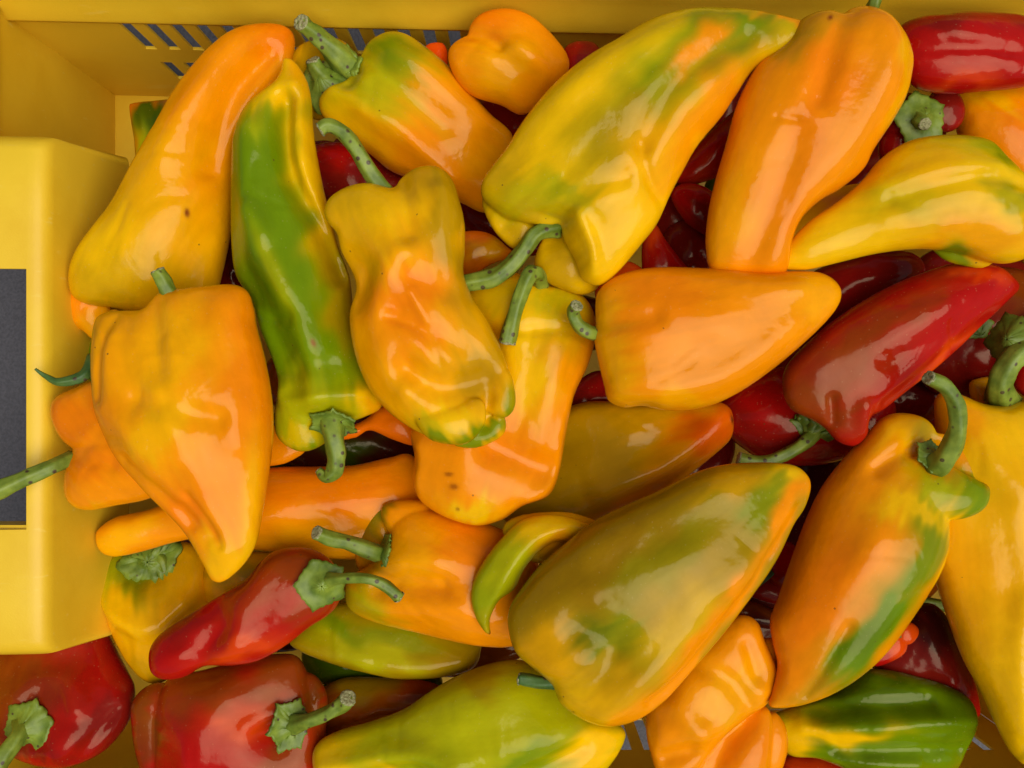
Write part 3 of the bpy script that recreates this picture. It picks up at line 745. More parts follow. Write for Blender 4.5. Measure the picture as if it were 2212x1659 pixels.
pepper('curled lime green pepper tip hooking over the round orange pepper',
       [dict(o=[(1085, 1150), (1110, 1122), (1180, 1110), (1250, 1115), (1320, 1150), (1300, 1210), (1240, 1225), (1160, 1222), (1110, 1195)], dz=-34),
        dict(o=[(1062, 1367), (1048, 1362), (1028, 1330), (1018, 1285), (1028, 1240), (1058, 1190), (1090, 1152), (1122, 1122), (1155, 1110), (1200, 1108), (1250, 1120), (1300, 1150), (1260, 1172), (1200, 1166), (1160, 1192), (1133, 1225), (1112, 1268), (1080, 1292), (1062, 1325), (1058, 1350)], dz=24, k=.6)],
       [('o', 1200, 1190, 90, 34, 0, .8), ('l', 1070, 1240, 60, 120, 25), ('g', 1045, 1290, 40, 90, 10, .5), ('y', 1200, 1130, 50, 20, 0), ('l', 1090, 1200, 40, 70, 30, .7), ('b', 1062, 1364, 6, 6, 0)], base='a',
       feats=[([(1060, 1330), (1090, 1240), (1150, 1160), (1220, 1130)], 16, 7)], h=4.0, lift=10) if False else None
pepper('olive green pepper lying behind the red diagonal pepper, lower centre',
       [dict(o=[(625, 1392), (660, 1345), (720, 1305), (800, 1300), (920, 1330), (1030, 1375), (1040, 1402), (1022, 1442), (960, 1460), (870, 1466), (790, 1452), (710, 1430)])],
       [('g', 730, 1340, 60, 26, 10, .8), ('g', 860, 1370, 80, 22, 10, .6), ('l', 800, 1400, 120, 24, 15, .8), ('v', 980, 1420, 60, 30, 0, .8)], base='v', z=-165, tilt=(0, .05),
       feats=[([(650, 1390), (760, 1410), (880, 1430), (1000, 1420)], 30, 10)])
pepper('round shouldered orange pepper with a thick side stem, lower centre',
       [dict(o=[(745, 1290), (752, 1248), (790, 1225), (815, 1200), (840, 1165), (850, 1120), (900, 1092), (1000, 1115), (1080, 1140), (1150, 1190), (1180, 1290), (1160, 1370), (1100, 1396), (1030, 1393), (960, 1380), (900, 1366), (840, 1353), (785, 1335), (755, 1315)]),
        dict(o=[(822, 1110), (830, 1090), (865, 1080), (920, 1085), (940, 1130), (880, 1170), (850, 1160), (830, 1138)], dz=-4, k=.62),
        dict(o=[(790, 1110), (815, 1080), (850, 1078), (870, 1130), (850, 1210), (810, 1245), (765, 1240), (760, 1170)], dz=-46)],
       [('V', 800, 1160, 40, 110, 10, .9), ('g', 810, 1110, 30, 40, 0, .5), ('o', 860, 1100, 26, 26, 0, .9), ('a', 890, 1190, 60, 60, 0, .6), ('l', 790, 1300, 60, 30, 20, .85), ('v', 800, 1310, 60, 20, 15, .5), ('O', 1040, 1180, 60, 70, 0, .5)], base='o', z=-72, tilt=(0, 0), k=.52,
       feats=[([(830, 1260), (880, 1245), (960, 1250)], 22, -10), ([(800, 1230), (850, 1200), (950, 1190)], 26, 8), ([(770, 1290), (880, 1300), (1000, 1290)], 30, 8)],
       stem=dict(p=[(832, 1200), (800, 1190), (750, 1172), (710, 1163), (684, 1150)], r=[21, 18, 16, 16, 15], z=[-50, 0, 20, 40, 56]), calyx=dict(c=(838, 1185), r=38, n=(-1, .2, .45), lobes=6, cup=-.1, dz=-34))
pepper('curled lime green pepper tip hooking over the round orange pepper',
       [dict(o=[(1085, 1150), (1110, 1122), (1180, 1110), (1250, 1115), (1320, 1150), (1300, 1210), (1240, 1225), (1160, 1222), (1110, 1195)], dz=-30),
        dict(o=[(1062, 1367), (1048, 1362), (1028, 1330), (1018, 1285), (1028, 1240), (1058, 1190), (1090, 1152), (1122, 1122), (1155, 1110), (1200, 1108), (1250, 1120), (1300, 1150), (1260, 1172), (1200, 1166), (1160, 1192), (1133, 1225), (1112, 1268), (1080, 1292), (1062, 1325), (1058, 1350)], dz=16, k=.6)],
       [('o', 1200, 1190, 90, 34, 0, .8), ('l', 1070, 1240, 60, 120, 25), ('g', 1045, 1290, 40, 90, 10, .5), ('y', 1200, 1130, 50, 20, 0), ('l', 1090, 1200, 40, 70, 30, .7), ('b', 1062, 1364, 6, 6, 0)], base='a',
       feats=[([(1060, 1330), (1090, 1240), (1150, 1160), (1220, 1130)], 16, 7)], h=4.0, z=18, tilt=(0, 0))
pepper('dark red pepper with a green cap and stem in the bottom left corner',
       [dict(o=[(-22, 1480), (0, 1400), (50, 1370), (110, 1340), (222, 1310), (242, 1370), (268, 1430), (298, 1480), (288, 1545), (245, 1605), (195, 1640), (130, 1660), (70, 1655), (20, 1635), (-14, 1600)])],
       [('r', 220, 1480, 60, 90, 20, .8), ('r', 130, 1400, 110, 20, -15, .5), ('b', 60, 1450, 90, 70, 0, .9), ('m', 120, 1490, 60, 50, 0, .6), ('r', 200, 1560, 40, 60, 30, .6), ('r', 110, 1640, 60, 20, 0, .8), ('m', 250, 1540, 50, 40, -45, .8)], base='m', z=-150, tilt=(0, .28),
       feats=[([(80, 1470), (120, 1440), (180, 1440), (210, 1500)], 22, 8), ([(190, 1620), (270, 1520)], 14, -8)],
       calyx=dict(c=(58, 1572), r=64, n=(-.25, -.1, 1), lobes=6, cup=.3, dz=10), stem=dict(p=[(50, 1566), (40, 1590), (12, 1628), (-20, 1680)], r=[22, 17, 18, 19], z=[0, 36, 60, 80]))
pepper('burnt orange pepper in shade at the bottom centre, behind the green yellow one',
       [[(680, 1590), (690, 1500), (740, 1465), (830, 1462), (930, 1470), (965, 1500), (920, 1560), (800, 1610), (700, 1640)]], [('v', 780, 1470, 100, 22, 0, .8), ('O', 830, 1520, 90, 30, -10, .5), ('R', 900, 1480, 40, 20, 0, .7)], base='b', z=-250, tilt=(0, 0),
       feats=[([(790, 1530), (830, 1515), (900, 1520)], 12, 7)])
pepper('lobed red pepper with a bent stem at the bottom edge',
       [dict(o=[(360, 1470), (430, 1450), (520, 1425), (600, 1408), (645, 1412), (668, 1450), (690, 1520), (700, 1600), (690, 1700), (550, 1740), (400, 1740), (340, 1690), (330, 1560)]),
        dict(o=[(284, 1560), (288, 1515), (318, 1480), (360, 1470), (385, 1500), (370, 1560), (366, 1620), (370, 1700), (320, 1710), (292, 1640)], dz=0, k=.66),
        dict(o=[(640, 1470), (670, 1452), (698, 1478), (708, 1520), (700, 1600), (690, 1700), (640, 1700), (610, 1560)], dz=-8, k=.6)],
       [('b', 430, 1470, 90, 50, 0, .6), ('b', 325, 1560, 34, 90, 0), ('m', 325, 1650, 34, 70, 0, .5), ('b', 620, 1450, 50, 60, 0, .8), ('b', 690, 1510, 30, 60, 0), ('b', 500, 1470, 90, 30, -15, .55), ('R', 560, 1530, 60, 30, 0, .5), ('b', 640, 1640, 60, 60, 0, .7)], base='r', z=-120, tilt=(0, 0), k=.5,
       feats=[([(500, 1480), (450, 1560), (440, 1650)], 45, 12), ([(600, 1560)], 50, -26), ([(560, 1540), (620, 1520)], 20, 8)],
       calyx=dict(c=(628, 1562), r=62, n=(.75, 0, .75), lobes=6, cup=.0, dz=4), stem=dict(p=[(634, 1564), (670, 1556), (710, 1540), (738, 1522), (752, 1508)], r=[22, 15, 15, 17, 18], z=[6, 50, 60, 66, 76]))
pepper('glossy red diagonal pepper with a pale green cap, lower left',
       [dict(o=[(316, 1440), (320, 1402), (345, 1370), (400, 1332), (460, 1295), (530, 1252), (562, 1215), (590, 1190), (630, 1177), (680, 1180), (720, 1203), (742, 1240), (742, 1285), (720, 1320), (672, 1352), (620, 1392), (560, 1426), (500, 1438), (440, 1441), (395, 1466), (352, 1473), (326, 1463)])],
       [('b', 640, 1200, 80, 40, 0, .8), ('b', 560, 1270, 40, 60, 20, .5), ('R', 540, 1390, 80, 20, -15, .6), ('m', 410, 1350, 80, 22, -30, .6), ('b', 700, 1300, 50, 40, 0, .5)], base='r', h=4.5,
       feats=[([(590, 1200), (540, 1290), (520, 1350)], 34, 10), ([(480, 1300), (500, 1340), (450, 1400)], 30, -12), ([(340, 1430), (430, 1400), (540, 1390)], 30, 8)], z=-20, tilt=(0, 0),
       calyx=dict(c=(694, 1262), r=58, n=(.25, 0, 1), lobes=5, cup=.22, dz=3, rot=.5), stem=dict(p=[(706, 1254), (740, 1250), (790, 1250), (830, 1264), (862, 1290)], r=[20, 11, 11, 12, 13], z=[0, 40, 55, 50, 40]))
pepper('green yellow pepper along the bottom edge, widening to the right',
       [dict(o=[(675, 1650), (685, 1608), (730, 1582), (800, 1562), (870, 1535), (930, 1492), (1000, 1452), (1080, 1425), (1140, 1425), (1210, 1460), (1270, 1530), (1340, 1565), (1348, 1600), (1300, 1670), (1200, 1740), (1000, 1760), (800, 1740), (700, 1710)])],
       [('y', 720, 1630, 60, 60, 0), ('l', 960, 1530, 130, 60, -25), ('l', 1100, 1500, 100, 50, 0, .7), ('g', 1180, 1590, 110, 34, -25, .8), ('g', 900, 1630, 90, 40, 0, .6), ('l', 850, 1600, 80, 20, -10, .8), ('y', 1290, 1600, 60, 60, 30), ('y', 880, 1660, 60, 20, 20, .7), ('v', 1030, 1450, 60, 24, 0, .7)], base='l', z=-70, tilt=(0, 0), k=.5,
       feats=[([(700, 1640), (860, 1600), (960, 1610), (1000, 1680)], 24, 12), ([(800, 1665), (900, 1640), (950, 1680)], 20, -16), ([(1000, 1610), (1150, 1560), (1300, 1540)], 34, 8), ([(1080, 1660), (1250, 1590)], 20, -8)])
pepper('green and yellow streaked pepper in the bottom right',
       [dict(o=[(1655, 1540), (1700, 1520), (1780, 1495), (1850, 1450), (1900, 1443), (1985, 1462), (2060, 1488), (2104, 1520), (2115, 1570), (2095, 1620), (2060, 1680), (1950, 1690), (1850, 1668), (1760, 1632), (1700, 1625), (1670, 1590)])],
       [('g', 1900, 1480, 110, 40, 10), ('d', 1900, 1490, 170, 26, 5, .6), ('d', 2050, 1560, 50, 50, 0, .4), ('y', 1780, 1570, 90, 16, -8), ('y', 1700, 1580, 40, 50, 0), ('g', 1960, 1610, 110, 30, 0), ('d', 1820, 1610, 60, 14, 5, .5), ('v', 2000, 1660, 60, 24, 0, .6)], base='g', z=-160, tilt=(0, 0), rough=.6,
       feats=[([(1720, 1550), (1850, 1540), (1980, 1530), (2080, 1540)], 18, 9), ([(1740, 1530), (1850, 1505), (1980, 1500)], 16, -12), ([(1790, 1600), (1950, 1590), (2050, 1600)], 18, -9), ([(1790, 1620), (1950, 1625)], 16, 7)])
pepper('tall yellow orange pepper at the right edge with a thick bent stem',
       [dict(o=[(2005, 860), (2030, 840), (2062, 848), (2110, 868), (2160, 874), (2240, 862), (2310, 880), (2330, 1100), (2320, 1400), (2300, 1600), (2250, 1660), (2205, 1640), (2165, 1575), (2125, 1495), (2085, 1425), (2052, 1340), (2020, 1250), (1990, 1150), (2000, 1020), (2010, 930)])],
       [('o', 2040, 900, 50, 50, 0, .7), ('o', 2090, 1280, 70, 160, -15, .5), ('a', 2150, 1100, 90, 140, 0, .6), ('y', 2170, 1450, 60, 160, -20, .7), ('v', 2200, 1625, 26, 14, 20, .7)], base='y', z=-40, tilt=(0, 0), k=.5,
       feats=[([(2040, 870), (2090, 990), (2150, 1050)], 40, 10), ([(2212, 1290), (2195, 1400), (2212, 1500)], 18, -10), ([(2150, 1280), (2150, 1400), (2180, 1560)], 26, 8)],
       stem=dict(p=[(2165, 868), (2160, 830), (2175, 790), (2215, 755), (2260, 735)], r=[34, 24, 24, 26, 26], z=[-10, 60, 80, 80, 80]))
pepper('orange pepper with a green streak and green shoulder, stem arching up, right side',
       [dict(o=[(1660, 1524), (1668, 1495), (1680, 1440), (1668, 1390), (1662, 1340), (1680, 1290), (1710, 1200), (1740, 1120), (1775, 1050), (1825, 985), (1880, 925), (1905, 900), (1940, 890), (1990, 900), (2020, 930), (2040, 1000), (2045, 1100), (2045, 1180), (2030, 1235), (1988, 1305), (1930, 1390), (1870, 1450), (1800, 1497), (1740, 1520), (1692, 1528)]),
        dict(o=[(1880, 1040), (1930, 990), (2000, 985), (2060, 1015), (2100, 1035), (2124, 1050), (2118, 1088), (2088, 1110), (2040, 1119), (1980, 1112), (1920, 1090)], dz=32, k=.60),
        dict(o=[(1980, 950), (2030, 935), (2080, 965), (2114, 1000), (2127, 1045), (2112, 1080), (2060, 1070), (2000, 1020)], dz=2)],
       [('O', 1740, 1280, 60, 130, 20, .6), ('a', 1960, 930, 60, 40, 0), ('l', 2000, 920, 30, 30, 0, .5), ('g', 1850, 1340, 46, 130, 30, 1), ('d', 1830, 1370, 24, 70, 30, .4), ('g', 1960, 1180, 46, 110, 20, .9), ('g', 2060, 1075, 110, 50, 10), ('g', 1990, 1080, 50, 30, 0, .7), ('l', 1990, 1040, 50, 26, 20, .7), ('y', 1940, 1090, 70, 26, 10, .8), ('y', 2025, 1160, 16, 80, 5, .9), ('g', 1800, 1420, 30, 60, 40, .6), ('v', 1750, 1490, 60, 26, -20, .5), ('v', 2100, 1020, 24, 40, 0, .5)], base='o', k=.52, z=10, tilt=(0, .04),
       feats=[([(1800, 1330), (1760, 1420), (1730, 1490)], 12, -6), ([(1960, 1140), (1900, 1270), (1800, 1440)], 45, 7), ([(1850, 1150), (1780, 1300), (1740, 1420)], 50, 6), ([(2000, 975)], 46, -26), ([(1870, 1010), (1930, 975), (1990, 980)], 16, -9)],
       calyx=dict(c=(2008, 985), r=40, n=(.3, .35, .9), lobes=6, cup=0, dz=8), stem=dict(p=[(2022, 1006), (2045, 985), (2066, 935), (2066, 880), (2044, 836), (2006, 816)], r=[26, 24, 19, 18, 16, 15], z=[0, 30, 70, 95, 115, 130], amp=.07))
pepper('crumpled orange pepper with folded lobes at the bottom right',
       [dict(o=[(1393, 1570), (1396, 1520), (1420, 1480), (1480, 1410), (1540, 1350), (1575, 1328), (1605, 1322), (1632, 1338), (1648, 1380), (1675, 1440), (1680, 1480), (1650, 1518), (1605, 1552), (1560, 1590), (1520, 1640), (1490, 1710), (1430, 1690), (1403, 1620)], dz=12),
        dict(o=[(1640, 1400), (1665, 1380), (1692, 1390), (1702, 1425), (1692, 1468), (1660, 1505), (1620, 1500)], dz=-14, k=.6),
        dict(o=[(1500, 1650), (1545, 1590), (1600, 1545), (1650, 1522), (1669, 1560), (1664, 1620), (1655, 1720), (1560, 1745), (1490, 1730)], dz=-2, k=.56),
        dict(o=[(1640, 1570), (1668, 1540), (1695, 1560), (1708, 1600), (1706, 1640), (1685, 1690), (1620, 1710), (1630, 1620)], dz=-20, k=.6)],
       [('a', 1560, 1480, 80, 60, -40, .7), ('O', 1600, 1600, 40, 50, 0, .4)], base='o', k=.5, z=-30, tilt=(0, 0),
       feats=[([(1620, 1540), (1570, 1590), (1530, 1660)], 18, -12), ([(1420, 1560), (1520, 1550), (1620, 1490)], 30, 8), ([(1500, 1420), (1560, 1450), (1600, 1500)], 22, -9), ([(1450, 1500), (1500, 1560)], 26, 8), ([(1600, 1380), (1620, 1440)], 16, -7), ([(1430, 1620), (1480, 1600)], 18, -9)])
# ---- top layer ----------------------------------------------------------------------------------
pepper('S shaped yellow to orange pepper in the centre, its green stem hanging down',
       [dict(o=[(1005, 640), (1020, 600), (1055, 582), (1105, 585), (1160, 612), (1215, 620), (1260, 640), (1284, 680), (1286, 730), (1270, 790), (1240, 855), (1222, 940), (1208, 1020), (1185, 1070), (1130, 1092), (1085, 1122), (1030, 1135), (965, 1118), (912, 1085), (893, 1045), (896, 985), (888, 930), (930, 890), (1000, 860), (1060, 800), (1060, 740), (1030, 700)])],
       [('y', 1150, 660, 150, 70, 0), ('y', 1130, 780, 50, 110, 0, .9), ('v', 1240, 720, 50, 70, 0, .55), ('l', 1200, 650, 60, 24, 0, .5), ('v', 1060, 640, 50, 50, 0, .5), ('O', 1100, 960, 80, 60, 0, .4), ('y', 1020, 1100, 50, 26, 0, .9), ('b', 985, 1043, 8, 6, 0, .7), ('b', 975, 1015, 8, 2.5, 0, .7), ('b', 974, 1020, 7, 2.5, 0, .6), ('b', 992, 1092, 3, 4, 0, .7), ('b', 1170, 1080, 5, 3, 0, .7)], base='o', k=.5, z=-25, tilt=(0, 0),
       feats=[([(1060, 960), (1130, 990), (1180, 1010)], 34, -18), ([(1200, 700), (1190, 850), (1160, 950)], 34, 6), ([(905, 960), (895, 1060)], 18, 6), ([(1240, 860), (1200, 1030), (1150, 1080)], 24, 12), ([(1010, 720), (1110, 720), (1210, 716), (1260, 730)], 14, -5)],
       stem=dict(p=[(1172, 622), (1158, 590), (1140, 600), (1120, 650), (1105, 700), (1096, 738)], r=[17, 16, 17, 15, 16, 19], z=[-30, 50, 70, 60, 54, 48]))
pepper('big blotchy yellow green pepper with a ragged curved stem, top centre',
       [dict(o=[(1045, 440), (1037, 405), (1055, 372), (1095, 320), (1125, 270), (1190, 190), (1260, 130), (1330, 88), (1405, 42), (1480, 20), (1560, 14), (1640, 20), (1720, 35), (1765, 50), (1750, 90), (1690, 120), (1632, 145), (1590, 205), (1560, 250), (1508, 313), (1475, 370), (1446, 425), (1418, 486), (1385, 530), (1335, 590), (1295, 622), (1258, 612), (1240, 570), (1215, 520), (1205, 490), (1160, 480), (1100, 480)]),
        dict(o=[(1040, 430), (1060, 395), (1110, 400), (1150, 450), (1180, 500), (1120, 535), (1085, 515), (1058, 480)], dz=-26),
        dict(o=[(1180, 500), (1230, 480), (1290, 540), (1300, 610), (1265, 632), (1220, 622), (1175, 598), (1155, 560)], dz=-48),
        dict(o=[(1080, 400), (1130, 380), (1200, 400), (1230, 450), (1215, 480), (1170, 488), (1110, 475), (1075, 440)], dz=8, k=.5)],
       [('y', 1240, 250, 130, 110, -35, .9), ('l', 1400, 230, 160, 60, -40, .9), ('g', 1570, 85, 130, 52, -15), ('g', 1420, 205, 120, 36, -40, .8), ('g', 1560, 160, 80, 34, -40, .85), ('v', 1350, 300, 90, 70, -40, .6), ('o', 1500, 130, 26, 70, 40, .9), ('v', 1320, 330, 90, 70, -40, .55), ('l', 1150, 440, 90, 36, 10, .75), ('g', 1240, 435, 60, 22, 20, .5), ('o', 1500, 280, 40, 170, 38, .9), ('a', 1390, 370, 50, 110, 30, .7), ('y', 1270, 560, 60, 70, 0, .9), ('y', 1360, 470, 50, 60, 0, .7), ('v', 1130, 500, 50, 50, 0, .5), ('V', 1210, 580, 50, 40, 0, .5), ('o', 1680, 45, 50, 16, 10, .8), ('v', 1070, 400, 40, 60, 0, .4)], base='y', k=.48,
       feats=[([(1600, 100), (1500, 160), (1430, 230), (1380, 330)], 26, -10), ([(1370, 330), (1390, 400), (1430, 450)], 16, -8), ([(1240, 480), (1270, 540), (1280, 600)], 18, 14), ([(1225, 470), (1260, 430), (1340, 400)], 26, -10), ([(1150, 300), (1250, 200), (1380, 110), (1520, 50)], 45, 10), ([(1090, 490)], 26, -12), ([(1190, 500)], 34, -26)], z=62, tilt=(.05, -.02),
       stem=dict(p=[(1202, 492), (1160, 503), (1132, 540), (1100, 578), (1060, 602), (1005, 612)], r=[22, 16, 17, 18, 19, 18], z=[0, 22, 26, 20, 14, 8], amp=.13))
pepper('tall orange pepper leaning from the top wall, broad shoulders up',
       [dict(o=[(1700, 90), (1725, 48), (1760, 26), (1795, 20), (1822, 26), (1850, 12), (1885, 10), (1922, 30), (1948, 58), (1970, 95), (1974, 145), (1960, 205), (1928, 262), (1885, 325), (1862, 368), (1812, 410), (1765, 438), (1722, 480), (1700, 530), (1685, 600), (1610, 610), (1530, 605), (1513, 545), (1520, 470), (1538, 395), (1565, 310), (1590, 225), (1632, 145), (1665, 118)])],
       [('v', 1740, 70, 60, 36, -20, .55), ('y', 1940, 180, 22, 150, 8, .5), ('O', 1760, 200, 60, 90, 20, .55), ('O', 1690, 400, 40, 140, 20, .4), ('v', 1700, 110, 30, 40, 20, .4), ('a', 1560, 480, 40, 90, 10, .5), ('b', 1776, 58, 8, 4, -50)], base='o', k=.5, z=82, tilt=(.02, -.06), rough=.3,
       feats=[([(1822, 30), (1780, 110), (1740, 240)], 26, -10), ([(1900, 60), (1890, 200), (1820, 330), (1720, 450), (1660, 580)], 40, 10), ([(1700, 300), (1650, 450), (1610, 590)], 30, -6), ([(1655, 276), (1695, 283)], 8, -3)],
       stem=dict(p=[(1880, 30), (1888, 8), (1896, -20)], r=[15, 13, 14], z=[-40, -20, -10]))
pepper('long green pepper with a yellow pointed tip and hooked stem, upper left',
       [dict(o=[(608, 126), (622, 124), (640, 138), (660, 172), (670, 215), (676, 290), (690, 370), (706, 440), (730, 530), (756, 600), (770, 700), (795, 780), (825, 850), (828, 885), (790, 905), (748, 922), (705, 962), (660, 978), (622, 965), (600, 938), (597, 890), (606, 835), (590, 775), (565, 715), (545, 650), (512, 600), (501, 540), (498, 450), (499, 360), (506, 290), (525, 232), (560, 198), (590, 175), (603, 150)])],
       [('g', 560, 400, 75, 200, 0), ('g', 625, 640, 95, 170, -20), ('y', 618, 150, 42, 48, 0), ('y', 590, 205, 60, 30, -20, .9), ('o', 650, 185, 18, 70, -10, .6), ('l', 555, 265, 36, 40, 10, .5), ('y', 688, 400, 28, 170, -12), ('y', 640, 330, 14, 60, -5, .8),
        ('v', 750, 640, 32, 120, -15, .8), ('d', 590, 590, 30, 50, -20, .5), ('l', 650, 870, 110, 55, 0, .9), ('l', 620, 600, 14, 90, -25, .5), ('l', 540, 520, 14, 60, 0, .4), ('y', 650, 950, 60, 24, 0, .5), ('y', 805, 880, 36, 36, 0, .9), ('o', 815, 892, 22, 18, 0, .5), ('b', 603, 128, 5, 5, 0), ('b', 698, 745, 4, 7, -20, .8)], base='g', z=-15, tilt=(0, 0), k=.52,  # first olive blob is the shadow down the right side, put into the colour
       feats=[([(628, 230), (628, 330), (650, 410), (700, 500), (740, 600)], 22, -30), ([(645, 200), (655, 320), (680, 430), (730, 540)], 24, 10), ([(545, 300), (545, 440), (585, 550), (640, 640), (685, 740), (700, 850)], 42, 16), ([(560, 620), (600, 690), (625, 760)], 26, -12), ([(520, 640), (580, 680), (640, 690)], 20, -9), ([(600, 780), (650, 800)], 22, -8), ([(560, 470), (600, 520)], 24, 8), ([(610, 850), (640, 870), (720, 860), (800, 850)], 22, 12), ([(620, 800), (720, 790)], 26, -8), ([(720, 925)], 40, -22)],
       calyx=dict(c=(722, 908), r=56, n=(.0, -.95, .8), lobes=6, cup=-.15, dz=6), stem=dict(p=[(716, 905), (722, 950), (728, 985), (722, 1016), (704, 1030), (688, 1016)], r=[28, 21, 20, 18, 13, 8], z=[0, 18, 14, 8, 6, 4], amp=.09))
pepper('twisted amber pepper with a fist like green tipped end, upper centre',
       [dict(o=[(700, 455), (714, 425), (752, 402), (800, 395), (848, 406), (866, 385), (900, 362), (942, 359), (975, 385), (992, 432), (1004, 485), (1004, 545), (1002, 590), (1020, 640), (1052, 690), (1080, 745), (1100, 800), (1100, 860), (1060, 900), (1000, 950), (930, 944), (880, 920), (830, 880), (790, 825), (765, 755), (756, 680), (770, 625), (762, 590), (738, 545), (728, 505), (708, 480)]),
        dict(o=[(900, 900), (930, 880), (985, 868), (1030, 858), (1050, 875), (1048, 915), (1020, 950), (985, 958), (930, 945)], dz=44, k=.6),
        dict(o=[(1030, 830), (1065, 800), (1098, 800), (1112, 840), (1112, 880), (1090, 902), (1055, 890), (1040, 870)], dz=16, k=.6),
        dict(o=[(980, 960), (1010, 935), (1045, 905), (1075, 895), (1092, 905), (1090, 935), (1060, 957), (1020, 968)], dz=4, k=.6)],
       [('y', 800, 450, 110, 60, 0, .75), ('y', 800, 540, 60, 60, 0, .5), ('v', 740, 440, 50, 40, 0, .35), ('v', 970, 460, 40, 110, 0, .75), ('v', 1000, 610, 40, 70, -20, .7), ('V', 900, 400, 50, 40, 0, .4), ('o', 880, 690, 90, 110, -20, .8), ('O', 900, 640, 60, 40, 0, .6), ('O', 900, 720, 50, 40, 0, .4), ('v', 1040, 800, 50, 60, 0, .6), ('V', 1050, 820, 40, 40, 0, .3), ('y', 980, 900, 50, 26, 0, .9), ('l', 930, 935, 60, 26, 10, .6), ('g', 1050, 935, 50, 26, -20, .9), ('g', 1105, 870, 14, 40, 0, .7), ('g', 970, 955, 40, 14, 0, .8)], base='a', k=.5, z=85, tilt=(0, -.03),
       feats=[([(866, 395), (880, 450), (890, 520)], 24, -12), ([(745, 560), (800, 590), (780, 660)], 24, -10), ([(1010, 600), (950, 630), (900, 600)], 30, -8), ([(880, 560), (820, 660), (830, 760), (880, 840)], 34, 10), ([(890, 800), (960, 835), (1040, 820)], 36, -24), ([(1055, 860), (1045, 920)], 16, -14), ([(880, 680), (940, 720), (1010, 760)], 26, -8), ([(960, 420), (970, 520), (990, 600)], 24, 9), ([(850, 690), (920, 720), (960, 790)], 12, -5), ([(900, 640), (930, 700)], 12, 5)],
       stem=dict(p=[(830, 412), (800, 372), (768, 320), (738, 285), (710, 272), (692, 280)], r=[20, 17, 16, 16, 15, 15], z=[-50, -24, -10, -6, 0, 0]))
pepper('large olive gold pepper in front, lower centre right, blunt tip up',
       [dict(o=[(1096, 1350), (1100, 1310), (1125, 1270), (1160, 1225), (1210, 1180), (1280, 1125), (1350, 1090), (1420, 1060), (1500, 1020), (1560, 1003), (1625, 998), (1690, 1000), (1730, 1012), (1751, 1045), (1738, 1095), (1712, 1135), (1678, 1205), (1622, 1288), (1560, 1370), (1495, 1445), (1440, 1508), (1385, 1550), (1325, 1568), (1262, 1555), (1212, 1520), (1192, 1478), (1150, 1440), (1112, 1405)])],
       [('V', 1250, 1210, 150, 90, -40, .65), ('V', 1400, 1130, 150, 50, -35, .6), ('V', 1450, 1260, 120, 50, -40, .35), ('g', 1420, 1190, 150, 40, -42, .35), ('g', 1640, 1070, 80, 32, -45, .7), ('y', 1700, 1020, 40, 26, 20, .8), ('a', 1560, 1030, 60, 30, -20, .4), ('g', 1320, 1350, 70, 36, 20, .6), ('d', 1280, 1340, 50, 22, 30, .4), ('y', 1460, 1330, 60, 100, 35, .5), ('a', 1180, 1400, 50, 60, 30, .6), ('o', 1625, 1195, 20, 260, 35), ('v', 1570, 1170, 60, 60, 0, .5), ('o', 1460, 1430, 30, 130, 40, .95), ('o', 1345, 1540, 90, 22, -25, .95), ('y', 1250, 1500, 60, 40, 30, .6), ('a', 1320, 1490, 60, 60, 0, .4)], base='v', k=.46, z=95, tilt=(0, 0),
       feats=[([(1720, 1090), (1640, 1200), (1560, 1320), (1480, 1420), (1400, 1500)], 14, -9), ([(1700, 1040), (1600, 1130), (1450, 1260), (1350, 1330)], 40, -6), ([(1250, 1330), (1320, 1370)], 40, -16), ([(1200, 1460), (1280, 1440), (1310, 1390)], 26, -8), ([(1300, 1530), (1380, 1440), (1470, 1340)], 36, 10), ([(1260, 1180), (1400, 1110), (1540, 1050)], 40, 8)])
pepper('pepper mostly hidden under the olive one, showing only its short green stem', [[(1200, 1440), (1260, 1430), (1320, 1480), (1300, 1540), (1240, 1530), (1200, 1490)]], [], base='v', z=30, tilt=(0, 0),
       stem=dict(p=[(1215, 1476), (1170, 1474), (1122, 1466)], r=[14, 13, 13], z=[-44, -48, -56], mat=DSTEM))
pepper('long red pepper with brownish wide end and leafy cap, right of centre',
       [dict(o=[(1682, 850), (1688, 795), (1735, 742), (1800, 690), (1880, 640), (1960, 602), (2050, 572), (2110, 564), (2165, 575), (2198, 598), (2212, 622), (2180, 655), (2130, 700), (2070, 755), (2010, 805), (1950, 850), (1905, 885), (1872, 905), (1868, 940), (1842, 964), (1805, 955), (1775, 925), (1740, 905), (1700, 885)])],
       [('b', 1780, 800, 120, 60, -35, .7), ('b', 1900, 690, 130, 20, -32, .5), ('b', 1760, 880, 90, 40, 20, .65), ('R', 2010, 790, 90, 16, -40, .7), ('R', 2100, 590, 90, 16, 0, .5), ('m', 1730, 780, 40, 60, 30, .4)], base='r', k=.5, z=5, tilt=(0, 0),
       feats=[([(2120, 690), (2040, 750), (1960, 820), (1900, 870)], 14, -8), ([(2020, 700), (2035, 740), (2060, 770)], 7, -3), ([(1780, 860), (1790, 910)], 12, -8), ([(1750, 800), (1900, 720), (2100, 630)], 36, 6), ([(1850, 880), (1860, 930)], 20, 8)],
       calyx=dict(c=(1752, 928), r=54, n=(-.45, -.75, .55), lobes=5, cup=.12, dz=8), stem=dict(p=[(1760, 930), (1745, 950), (1715, 972), (1670, 993), (1630, 998), (1596, 990)], r=[19, 15, 13, 13, 13, 14], z=[4, 24, 30, 26, 22, 20], amp=.08))
